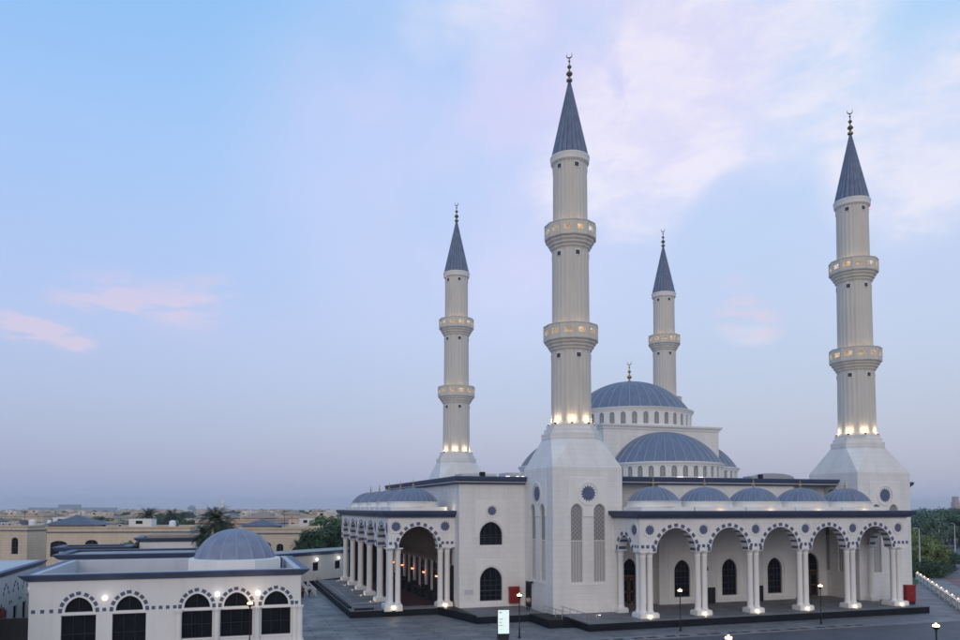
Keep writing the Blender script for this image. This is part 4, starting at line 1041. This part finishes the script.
# red cabinets
def cabinet(loc, rz, label, w_=.62, h=1.95, base=True, scale=1.):
    t = thing('fire_cabinet', label, 'cabinet', loc, 0, 'red cabinets by the mosque')
    z0 = .35 if base else 0
    b = MB().mat('red'); b.box(-w_, w_, -.3, .3, z0, z0+h)
    b.box(-w_-.03, w_+.03, -.33, .33, z0+h, z0+h+.06); o = link(b.mesh('cabinet_body'), 'cabinet_body', t)
    b = MB().mat('red')
    for s_ in (-1, 1): a, c = sorted((s_*.02, s_*(w_-.04))); b.box(a, c, -.33, -.3, z0+.06, z0+h-.06)
    d = link(b.mesh('cabinet_door'), 'cabinet_door', t); b = MB().mat('metal'); b.box(.05, .09, -.37, -.33, z0+h*.45, z0+h*.58); link(b.mesh('handle'), 'handle', d)
    if base: b = MB().mat('black'); b.box(-w_+.05, w_-.05, -.25, .25, 0, z0); link(b.mesh('cabinet_foot'), 'cabinet_foot', t)
    t.rotation_euler = (0, 0, rz); return t
cabinet((-6.0, 3.98, 1.3), 0, 'red cabinet mounted on the wall beside the nearest minaret and its dark door', .62, 1.95, False)
cabinet((42.1, -9.6, .9), radians(-12), 'red cabinet standing on the podium at the right end of the arcade', .64, 2.0)
# white rails on the left path
for i, x in enumerate((-26.95, -27.9)):
    o = handrail('barrier_rail', [(x, 45.5-i*1.0, 0), (x-.2, 30.5+i*2, 0)], 1.0, r=.06, matname='trim')
    tag(o, ('white rail along the path nearer the porch' if i == 0 else 'white rail along the path farther from the porch'), 'rail', 'white rails on the path behind the annex')
# lit balustrade on the right
bal = thing('balustrade', 'white balustrade with small orange lamps running into the distance on the right', 'balustrade', (60, 2, 0))
b0, b1 = Vector((43.2, -17.3, 0)), Vector((79.5, 23.3, 0)); dr_ = (b1-b0); Lb = dr_.length; dr_.normalize(); nb = 11; ang = math.atan2(dr_.y, dr_.x)
post = MB().mat('trim'); post.box(-.28, .28, -.28, .28, 0, 1.12); post.box(-.34, .34, -.34, .34, 1.12, 1.22); post.box(-.33, .33, -.33, .33, 0, .15); POST = post.mesh('post')
pl = MB().mat('black'); pl.lathe([(.08, 0), (.08, .06)], 10, cap=True); pl.mat('lamppost'); pl.lathe([(.07, .06), (.10, .12), (.07, .19), (.02, .21)], 10, cap=True); PLM = pl.mesh('post_lamp', smooth=True)
step = Lb/nb
pn = MB().mat('plaster'); Mp = lambda u, d, z: (u, -.09+d, z)
pops = [opening(.62+.5*i, .15, .28, .72, .15) for i in range(int((step-.6)/.5))]
wall(pn, Mp, .28, step-.28, 0, .98, pops, .18); wall(pn, lambda u, d, z: (u, .09-d, z), .28, step-.28, 0, .98, pops, 0, reveal=False)
pn.mat('trim'); pn.box(.28, step-.28, -.16, .16, .98, 1.08); PNL = pn.mesh('panel')
for i in range(nb+1):
    p = b0+dr_*step*i-Vector((60, 2, 0))
    o = link(POST, 'post', bal, p, ang); q = link(PLM, 'post_lamp', o, (0, 0, 1.22)); lamp('post_light', q, (0, 0, .45), (1, .55, .28), 4, .12)
    if i < nb: link(PNL, 'panel', bal, p, ang)
# tall lamp masts on the right
def mast(px, d, top, label):
    x, y = ptz(px, d); b = MB().mat('coping'); b.lathe([(.16, 0), (.13, top*.5), (.08, top)], 8, x, y, cap=True); b.tube([(x, y, top), (x-.8, y, top+.15)], .05, 6); b.box(x-1.3, x-.7, y-.14, y+.14, top+.08, top+.2)
    tag(build(b, 'lamp_mast', at=(x, y, 0)), label, 'street lamp', 'unlit street masts beyond the balustrade')
mast(918, 150, 9.0, 'tall grey mast just right of the mosque, at the end of the balustrade')
mast(938, 235, 9.5, 'thin grey mast farther off among the trees on the right')
mast(953.5, 215, 8.6, 'thin grey mast near the right edge beside the street')

# ================================================================== PEOPLE
def person(loc, rz, label, shirt, trousers='trousers', sc=1., lean=0., robe=False):
    t = thing('person', label, 'person', loc, rz)
    J = dict(pel=(0, 0, .95), ch=(0, lean, 1.28), nk=(0, lean*1.3, 1.48), hd=(0, lean*1.5-.01, 1.60), tp=(0, lean*1.5, 1.72),
             ls=(-.19, lean, 1.42), le=(-.25, lean+.02, 1.14), lw=(-.23, lean-.10, .92), lh=(-.22, lean-.13, .83),
             rs=(.19, lean, 1.42), re=(.26, lean, 1.15), rw=(.26, lean-.06, .90), rh=(.26, lean-.09, .81),
             lp=(-.10, 0, .90), lk=(-.11, -.03, .50), la=(-.12, .02, .08), lt=(-.13, -.14, .03),
             rp=(.10, 0, .90), rk=(.12, -.01, .50), ra=(.14, .06, .08), rt=(.15, -.10, .03))
    E_ = [('pel', 'ch'), ('ch', 'nk'), ('nk', 'hd'), ('hd', 'tp'), ('ch', 'ls'), ('ls', 'le'), ('le', 'lw'), ('lw', 'lh'), ('ch', 'rs'), ('rs', 're'), ('re', 'rw'), ('rw', 'rh'),
          ('pel', 'lp'), ('lp', 'lk'), ('lk', 'la'), ('la', 'lt'), ('pel', 'rp'), ('rp', 'rk'), ('rk', 'ra'), ('ra', 'rt')]
    R = dict(pel=.13, ch=.14, nk=.055, hd=.095, tp=.06, ls=.06, le=.045, lw=.032, lh=.035, rs=.06, re=.045, rw=.032, rh=.035, lp=.085, lk=.058, la=.042, lt=.035, rp=.085, rk=.058, ra=.042, rt=.035)
    def skin(name, keys, mat, grow, parent):
        ks = list(keys); me = bpy.data.meshes.new(name); me.from_pydata([J[k] for k in ks], [(ks.index(a), ks.index(c)) for a, c in E_ if a in ks and c in ks], [])
        o = bpy.data.objects.new(name, me); COL.objects.link(o); o.parent = parent; me.materials.append(m[mat])
        md = o.modifiers.new('skin', 'SKIN'); sv_ = me.skin_vertices[0].data
        for i, k in enumerate(ks): r = R[k]+grow; sv_[i].radius = (r*(1.25 if k in ('pel', 'ch') else 1), r)
        sv_[0].use_root = True; o.modifiers.new('sub', 'SUBSURF').levels = 1; o.modifiers['sub'].render_levels = 2
        for k in range(1): me.update()
        return o
    skin('body', J.keys(), 'skin', 0, t)
    skin('shirt', ['pel', 'ch', 'ls', 'le', 'rs', 're'], shirt, .045, t)
    skin('trousers', ['pel', 'lp', 'lk', 'la', 'rp', 'rk', 'ra'], trousers, .035, t)
    b = MB().mat('hair'); b.lathe([(.115*sin(pi*i/8), 1.665-.09*cos(pi*i/8)+.02) for i in range(3, 9)], 12, 0, lean*1.5+.015); build(b, 'hair', t, at=(0, 0, 0), smooth=True).location = (0, 0, 0)
    t.scale = (sc, sc, sc); return t
person((-29.3, 28.2, 0), radians(30), 'person in a maroon top standing on the path behind the annex', 'shirt_red', sc=1.04)
person((-28.2, 29.4, 0), radians(-100), 'person in a white shirt and dark trousers on the path behind the annex', 'shirt_white', sc=1.06)
person((-5.95, -.6, .9), radians(150), 'person in a tan top standing by the dark door of the nearest minaret', 'shirt_tan', sc=1.0, lean=.02)

# ================================================================== CARS
def make_car(paint):
    t = thing('parked_car', None, 'car')
    prof = [(-2.2, .35), (-2.25, .75), (-2.0, .95), (-1.2, 1.0), (-.65, 1.42), (.75, 1.45), (1.5, 1.05), (2.15, .98), (2.25, .7), (2.2, .35)]
    b = MB().mat(paint); R = []
    for y, sx in ((-.88, .0), (-.84, .05), (-.6, .0), (.6, .0), (.84, .05), (.88, 0)):
        e = abs(y) > .7
        R.append([(x*(.97 if e else 1), (y*(.86 if z > 1.1 and abs(y) > .7 else 1)), z-(.03 if e else 0)) for x, z in prof])
    b.loft(R); link(b.mesh('body'), 'body', t)
    b = MB().mat('glass')
    for s_ in (-1, 1):
        b.quad((-1.02, s_*.885, 1.02), (1.3, s_*.885, 1.04), (.68, s_*.775, 1.36), (-.6, s_*.775, 1.34))
    b.quad((-1.22, -.62, 1.02), (-1.22, .62, 1.02), (-.70, .6, 1.41), (-.70, -.6, 1.41)); b.quad((1.52, -.62, 1.06), (1.52, .62, 1.06), (.82, .6, 1.44), (.82, -.6, 1.44))
    link(b.mesh('windows'), 'windows', t)
    w_ = MB().mat('rubber'); w_.tube([(0, -.1, 0), (0, .1, 0)], .33, 16); w_.mat('metal'); w_.tube([(0, -.115, 0), (0, .115, 0)], .19, 10); W = w_.mesh('wheel')
    for x in (-1.4, 1.4):
        for y in (-.82, .82): link(W, 'wheel', t, (x, y, .33))
    h = MB().mat('coping'); h.box(-.03, .03, -.15, .15, -.07, .07); H_ = h.mesh('headlight')
    for y in (-.6, .6): link(H_, 'headlight', t, (-2.26, y, .72))
    return t
for px, d, pnt, rz, lab in ((944.5, 232, 'carpaint', .9, 'dark blue car on the street near the right edge'), (951, 251, 'cargrey', .8, 'grey car a little behind the dark blue car'), (933, 262, 'carwhite', 1.0, 'pale car mostly hidden by shrubs left of the dark blue car')):
    c = make_car(pnt); x, y = ptz(px, d); c.location = (x, y, .02); c.rotation_euler = (0, 0, rz); c['label'] = lab; c['group'] = 'cars by the street on the right'; c['category'] = 'car'

# ================================================================== TREES
def crown_mesh(name, seed, h, rx, leafmat, n=3200, ls=.42, base=.22, nb_=16, flat=1.):
    rnd = random.Random(seed); b = MB().mat(leafmat); bl = []
    for _ in range(nb_):
        a = rnd.uniform(0, 2*pi); r = rx*sqrt(rnd.random())*.78; z = h*(base+.12+(1-base-.22)*rnd.random()*(1-.35*r/rx))
        bl.append((r*cos(a), r*sin(a), z, rnd.uniform(.26, .44)*rx))
    for i in range(n):
        cx, cy, cz, R = rnd.choice(bl); v = Vector((rnd.gauss(0, 1), rnd.gauss(0, 1), rnd.gauss(0, 1)*.8)).normalized()*R*rnd.uniform(.55, 1.12)
        p = Vector((cx+v.x, cy+v.y, cz+v.z*flat)); nrm = (v.normalized()+Vector((rnd.uniform(-.7, .7), rnd.uniform(-.7, .7), rnd.uniform(-.3, .9)))).normalized()
        u = nrm.cross(Vector((0, 0, 1)) if abs(nrm.z) < .9 else Vector((1, 0, 0))).normalized(); w_ = nrm.cross(u); s_ = ls*rnd.uniform(.5, 1.1)
        a = rnd.uniform(0, pi); u, w_ = u*cos(a)+w_*sin(a), w_*cos(a)-u*sin(a)
        b.add([p-u*s_, p-w_*s_*.45, p+u*s_, p+w_*s_*.45], [(0, 1, 2, 3)])
    return b.mesh(name)
def trunk_mesh(seed, h, rx):
    rnd = random.Random(seed); b = MB().mat('bark'); b.tube([(0, 0, -.05), (.1, .05, h*.3), (.0, -.1, h*.62)], [.045*h*.5, .03*h*.5, .015*h*.5], 8)
    for _ in range(6):
        a = rnd.uniform(0, 6.28); z = h*rnd.uniform(.22, .4); b.tube([(0, 0, z), (rx*.3*cos(a), rx*.3*sin(a), z+h*.15), (rx*.6*cos(a), rx*.6*sin(a), z+h*.3)], [.022*h*.5, .014*h*.5, .005*h], 6)
    return b.mesh('trunk')
KIND = {}
for k, (h, rx, lm, n, ls, base, fl_) in dict(broad=(9, 4.6, 'leafdark', 5200, .36, .25, .8), tall=(12, 4.6, 'leafblue', 5600, .42, .2, 1.), olive=(7.5, 4.4, 'leafolive', 5600, .32, .02, .85), round=(7, 3.2, 'leaf', 3000, .34, .28, .95), shrub=(2.6, 2.6, 'leafdark', 2200, .20, .0, .7)).items():
    KIND[k] = (crown_mesh('crown', hash(k) % 97 if False else len(k)*7+h, h, rx, lm, n, ls, base, 20, fl_), trunk_mesh(int(h*10), h, rx), h)
def tree(kind, px, d, h, label, group, rz=0, wide=1.):
    c, tr, hh = KIND[kind]; x, y = ptz(px, d); s_ = h/hh
    t = thing('tree' if kind != 'shrub' else 'shrub', label, 'tree' if kind != 'shrub' else 'shrub', (x, y, 0), rz, group)
    link(c, 'crown', t, sc=(s_*wide, s_*wide, s_)); link(tr, 'trunk', t, sc=(s_, s_, s_)); return t
G1 = 'trees on the right beyond the balustrade'; rnd = random.Random(11)
tree('olive', 921, 158, 7.6, 'olive green bushy tree right beside the mosque wall, behind the grey mast', G1, .3)
tree('olive', 930, 168, 6.4, 'lower olive green tree to the right of the grey mast', G1, 1.3)
tree('olive', 913, 172, 9.0, 'olive tree half hidden by the right hand minaret base', G1, 2.2)
for i, (px, d, h) in enumerate(((922, 225, 11.5), (930, 240, 12.8), (937, 262, 13.3), (944, 280, 12.6), (951, 285, 13.4), (958, 270, 12.5), (964, 262, 13.), (917, 262, 11.8), (926, 300, 13.2), (941, 330, 13.), (956, 340, 13.2), (970, 300, 13.), (948, 300, 12.), (934, 285, 12.), (962, 310, 13.4), (975, 270, 12.5), (912, 300, 12.), (985, 260, 12))):
    tree('tall', px, d, h, 'tall blue green tree, %s row of the belt, %s' % ('front' if d < 262 else 'middle' if d < 292 else 'back', 'beside the mosque' if px < 924 else 'left of the hazy tower' if px < 950 else 'under the hazy tower'), G1, rnd.uniform(0, 6), rnd.uniform(1., 1.3))
for i, (px, d) in enumerate(((916, 151), (923, 147), (930, 150), (936, 158), (941, 172), (944, 186), (920, 160), (932, 165))):
    tree('shrub', px, d, rnd.uniform(2.0, 3.2), ('dark clipped shrub beyond the balustrade end, '+('at the mosque wall' if px < 919 else 'by the grey mast' if px < 924 else 'right of the grey mast' if px < 934 else 'in the middle of the bed' if px < 938 else 'toward the street' if px < 943 else 'nearest the street')), 'low shrubs beyond the balustrade', rnd.uniform(0, 6), 1.4)
G2 = 'trees behind the annex and the porch'
tree('broad', 328, 158, 10.2, 'spreading dark green tree left of the porch', G2, .4, 1.25)
tree('broad', 345, 165, 10.6, 'dark green tree just behind the corner of the porch', G2, 2.4, 1.2)
tree('broad', 312, 154, 7.2, 'low dark green tree on the left flank of the spreading tree', G2, 4.4, 1.1)
tree('round', 336, 240, 12.6, 'paler tree rising above the dark ones by the porch', G2, 1.4, 1.3)
tree('round', 125, 112, 9.3, 'bright green tree between the beige villa and the slit window block', G2, .2, .75)
tree('round', 131, 118, 8.6, 'smaller green tree just right of the bright green one', G2, 3.2, .8)
tree('round', 160, 150, 8.0, 'thin green tree in front of the beige villa', G2, 3.2, .6)
# palms
def palm_mesh(seed, n=64, L=3.4):
    rnd = random.Random(seed); b = MB().mat('palm')
    for i in range(n):
        a = rnd.uniform(0, 2*pi); up = rnd.uniform(-.6, 1.35); L_ = L*rnd.uniform(.8, 1.1); prev = Vector((0, 0, 0)); d = Vector((cos(a)*cos(up), sin(a)*cos(up), sin(up))); side_ = Vector((-sin(a), cos(a), 0))
        for k in range(12):
            nxt = prev+d*L_/12; d = (d+Vector((0, 0, -.13-.03*k/6))).normalized(); lw = .62*sin(pi*(k+1.2)/13.5)
            for s_ in (-1, 1):
                tip = prev+side_*s_*lw+d*.22+Vector((0, 0, -.22*lw)); b.add([prev, prev+d*.11, tip], [(0, 1, 2)]); m_ = prev+d*.13; b.add([m_, m_+d*.11, tip+d*.14], [(0, 1, 2)])
            b.add([prev-side_*.02, prev+side_*.02, nxt], [(0, 1, 2)]); prev = nxt
    return b.mesh('fronds')
PALM = palm_mesh(5); PALMD = palm_mesh(9, 46, 2.8)
def palm(px, d, h, label, sc=1., rz=0, dead=False):
    x, y = ptz(px, d); t = thing('palm_tree', label, 'palm tree', (x, y, 0), rz, 'palm trees behind the annex')
    hc_ = h-1.9*sc; link(PALMD if dead else PALM, 'fronds', t, (0, 0, hc_), sc=(sc, sc, sc)); b = MB().mat('bark'); rr = [(.22+.03*(k % 2), hc_*k/14) for k in range(15)]; b.lathe(rr, 10, cap=True); link(b.mesh('trunk'), 'trunk', t); return t
palm(216, 112, 12.9, 'tall dark date palm standing behind the annex dome', 1.05, .3)
palm(205, 108, 10.7, 'shorter dark palm left of the tall palm by the dome', .9, 1.3, True)
palm(226, 118, 11.2, 'dark palm half hidden behind the annex dome', .9, 2.3)
palm(299, 152, 6.9, 'small drooping palm in front of the spreading tree by the porch', .85, .9, True)
palm(149, 330, 12.5, 'wide palm beyond the beige villa, over the flat roofs', 2.2, .5)
palm(173, 340, 11.8, 'palm beyond the beige villa, right of the wide palm', 1.6, 2.5)

# ================================================================== HOUSES BEHIND
def villa(W, D, H, wallm, ops, band=True, hips=(), name='villa', roofm='roofgrey', two_sided=True, extra=()):
    t = thing(name, None, 'house'); M = MX(0)
    b = MB().mat(wallm); wall(b, M, 0, W, 0, H, ops, .35)
    sops = [opening(D*.5, .8, 2.4, 5.2, .8)] if D > 7 and H > 6.5 and two_sided else []
    wall(b, MYm(0), 0, D, 0, H, sops, .35); wall(b, MYp(W), 0, D, 0, H); b.quad((0, D, 0), (W, D, 0), (W, D, H), (0, D, H)); build(b, 'wall', t)
    b = MB().mat(roofm); b.box(.3, W-.3, .3, D-.3, H-.7, H-.5); build(b, 'roof', t)
    b = MB().mat(wallm); b.box(-.25, W+.25, -.25, .15, H-.25, H+.05); b.box(-.25, W+.25, D-.15, D+.25, H-.25, H+.05); b.box(-.25, .15, .15, D-.15, H-.25, H+.05); b.box(W-.15, W+.25, .15, D-.15, H-.25, H+.05); build(b, 'parapet', t)
    if band:
        b = MB().mat('rooftile'); b.box(-.1, W+.1, -.1, -.002, H-1.35, H-1.05); b.box(-.1, -.002, -.002, D, H-1.35, H-1.05); b.box(W+.002, W+.1, -.002, D, H-1.35, H-1.05); build(b, 'band', t)
    rq = random.Random(int(W*10+H))
    for k in range(3):
        x = rq.uniform(2, W-3); y = rq.uniform(2, D-3); b = MB().mat('coping'); b.box(x, x+1., y, y+.6, H-.5, H+.35); b.mat('black'); b.box(x+.2, x+.8, y-.01, y, H-.3, H+.2); build(b, 'air_conditioner', t)
    for k in range(2):
        x = rq.uniform(2, W-3); y = rq.uniform(3, D-3); b = MB().mat('trim' if k else 'rooftile'); b.lathe([(.75, H-.5), (.75, H+.9), (.55, H+1.15), (.1, H+1.3)], 12, x, y, cap=True); build(b, 'water_tank', t)
    x = rq.uniform(2, W-3); b = MB().mat('black'); b.tube([(x, D*.6, H-.5), (x, D*.6, H+3.0)], .05, 5); b.tube([(x-.6, D*.6, H+2.7), (x+.6, D*.6, H+2.7)], .03, 5); build(b, 'aerial', t)
    for op in ops: window(t, M, op, .3, (op['u'], 0, op['sill']), 2, 3)
    for op in sops: window(t, MYm(0), op, .3, (0, op['u'], op['sill']), 2, 3)
    for (x, y, r, h, mt) in hips:
        b = MB().mat(wallm); b.box(x-r*.8, x+r*.8, y-r*.8, y+r*.8, H-.6, H+.35); b.mat(mt); b.add([(x-r, y-r, H+.35), (x+r, y-r, H+.35), (x+r, y+r, H+.35), (x-r, y+r, H+.35), (x, y, H+.35+h)], [(0, 1, 4), (1, 2, 4), (2, 3, 4), (3, 0, 4), (3, 2, 1, 0)])
        build(b, 'hip_roof', t)
    for (x, y, w_, h, mt) in extra:
        b = MB().mat(mt); b.box(x, x+w_, y, y+w_*.7, H-.6, H+h); b.mat('glass'); b.box(x+w_*.3, x+w_*.6, y-.02, y, H+h*.3, H+h*.75); build(b, 'roof_room', t)
    return t
def putv(t, px, d, rz, label, group=None):
    x, y = ptz(px, d); t.location = (x, y, 0); t.rotation_euler = (0, 0, rz); t['label'] = label
    if group: t['group'] = group
    return t
base_rz = -YAW
t = villa(30, 16, 8.9, 'beige', [opening(2.5, 1.75, 2.4, 5.1, .75), opening(9.3, 1.35, 3.9, 5.2, .85), opening(20, 1.2, 3., 5.2, .8)], hips=[(4.5, 5, 5.6, 2.2, 'rooftile')], extra=[(15, 6, 5, 1.6, 'beige3')])
putv(t, 48, 168, base_rz+.10, 'large beige stone villa with dark arched windows and a slate hipped roof')
t = villa(20, 12, 8.9, 'beige', [opening(16.4, 1.0, 2.2, 5.3, .8), opening(6, 1.0, 2.2, 5.3, .8)])
putv(t, -38, 186, base_rz-.28, 'left side wing of the beige villa with one arched window', None)
t = villa(20.5, 14, 8.9, 'beige', [opening(8.6, 1.0, 2.2, 5.1, .85), opening(11.4, .72, .6, 5.0, .6), opening(4, 1, 2.2, 5.1, .8), opening(18, 1, 2.2, 5.1, .8)], hips=[(6.6, 5, 4.2, 1.4, 'rooftile')])
putv(t, 225, 160, base_rz+.04, 'beige stone villa with a slate hip roof behind the annex dome')
tm = [villa(26, 14, 8.2, 'beige2', [opening(4+6*i, .9, 1.6, 4.8, .7) for i in range(4)], hips=[(7, 7, 5, 1.8, 'rooftile')]),
      villa(22, 16, 7.4, 'beige3', [opening(4+5*i, .9, 1.6, 4.2, 0) for i in range(4)], band=False, extra=[(8, 6, 5, 2.2, 'beige3')]),
      villa(24, 14, 8.6, 'pinkwall', [opening(4+5.5*i, .9, 1.6, 4.8, .7) for i in range(4)], hips=[(6, 6, 4.5, 1.6, 'redtile'), (18, 7, 4.5, 1.6, 'redtile')]),
      villa(30, 16, 9.0, 'beige', [opening(4+6*i, .9, 1.6, 4.8, .7) for i in range(4)], extra=[(4, 6, 5, 2., 'beige2')])]
labs = ['sand coloured villa with slate turret', 'pale flat roofed villa', 'pink villa with red hip roofs', 'beige villa with dark band']
def zone(px, d):
    return (('nearest row' if d < 300 else 'second row' if d < 480 else 'middle distance' if d < 900 else 'hazy far rows')+', '+
            ('far left' if px < 60 else 'over the left annex windows' if px < 120 else 'left of the palm' if px < 190 else 'by the palm' if px < 262 else 'near the porch'))
rnd = random.Random(21); used = [False]*4; spots = []
for d in (235, 270, 310, 360, 420, 500, 600, 720, 880, 1080, 1350, 1700, 2200):
    wpx = 26/d*773*1.12; px = -70+rnd.uniform(0, wpx)
    while px < 355:
        if rnd.random() < (.72 if d < 500 else .62): spots.append((px, d*rnd.uniform(.97, 1.05)))
        px += wpx*rnd.uniform(.95, 1.5)
rnd.shuffle(spots); spots = sorted(spots[:150], key=lambda q: q[1])
for px, d in spots:
    if d < 260 and 240 < px: continue
    k = rnd.randrange(4)
    if not used[k]: o = tm[k]; used[k] = True
    elif d > 800:
        o = tm[k].copy(); COL.objects.link(o)
        for ch in kids(tm[k]):
            if ch.name.split('.')[0] in ('wall', 'roof', 'hip_roof', 'roof_room', 'band', 'parapet', 'water_tank'): c = ch.copy(); COL.objects.link(c); c.parent = o
    else: o = copy_tree(tm[k])
    putv(o, px, d, base_rz+rnd.choice((-.5, -.25, 0, .2, .45)), labs[k]+', '+zone(px, d), 'villas of the suburb behind the annex')
    o.scale = (1, 1, rnd.uniform(.8, 1.12))
for i in range(120):
    d = 230*(1700/230)**rnd.random(); px = rnd.uniform(-20, 350)
    if d < 330 and 245 < px: d += 200
    tree(rnd.choice(('broad', 'round', 'tall')), px, d, rnd.uniform(6.5, 10.5), 'dark tree among the villas, '+zone(px, d), 'trees among the villas', rnd.uniform(0, 6), rnd.uniform(.9, 1.5))
# things on the horizon
def tower(px, d, w_, h, mt, label, dome=False, tiers=1):
    x, y = ptz(px, d); b = MB().mat(mt)
    for k in range(tiers):
        f_ = 1-.18*k; b.box(x-w_/2*f_, x+w_/2*f_, y-w_/3*f_, y+w_/3*f_, h*k/tiers, h*(k+1)/tiers)
    if dome: b.lathe([(w_*.45*cos(pi/2*i/6), h+w_*.4*sin(pi/2*i/6)) for i in range(7)], 16, x, y)
    n = max(2, int(h/8)); b.mat('rooftile')
    for k in range(1, n): b.box(x-w_/2-.3, x+w_/2+.3, y-w_/3-.3, y+w_/3+.3, h*k/n, h*k/n+.8) if tiers == 1 else None
    tag(build(b, 'distant_building', at=(x, y, 0)), label, 'building', None)
tower(70.5, 3600, 86, 29, 'farblue', 'broad blue grey building highest on the left horizon')
tower(48, 3900, 150, 15.5, 'farblue', 'long low blue grey building on the horizon, left of the highest one')
tower(100, 4000, 160, 15.5, 'farblue', 'long low blue grey building on the horizon, right of the highest one')
tower(192, 2300, 26, 10.5, 'farblue', 'small blue domed building on the horizon left of the palm', dome=True)
tower(278, 2400, 44, 9.5, 'farblue', 'blue glass building low on the horizon above the far villas')
tower(955, 2100, 22, 44, 'farpink', 'hazy pinkish tower above the trees at the right edge', tiers=3)
tower(286, 2500, 30, 8, 'beige3', 'pale building on the horizon beside the blue glass one')
x, y = ptz(222.6, 420); b = MB().mat('beige3'); b.lathe([(1.1, 0), (1., 12.6), (1.4, 12.9), (1.4, 13.6), (.8, 13.8), (.8, 15.6), (1.0, 15.7), (.1, 18.2), (.02, 19.)], 12, x, y, cap=True)
tag(build(b, 'minaret_tower', at=(x, y, 0)), 'small pale distant minaret just above the tall palm', 'minaret')

# ================================================================== HAZE
b = MB(); b.box(-6600, 6600, -6600, 6600, -1.1, 76); hz = bpy.data.materials.new('haze'); hz.use_nodes = True; hn = hz.node_tree; hn.nodes.clear()
pv = hn.nodes.new('ShaderNodeVolumePrincipled'); pv.inputs['Density'].default_value = .00014; pv.inputs['Color'].default_value = (.84, .90, 1, 1); pv.inputs['Anisotropy'].default_value = 0
ho = hn.nodes.new('ShaderNodeOutputMaterial'); hn.links.new(pv.outputs[0], ho.inputs['Volume']); b.mats = [hz]
HZ_ = build(b, 'haze'); tag(HZ_, kind='stuff')
HZ_.location.z = 0
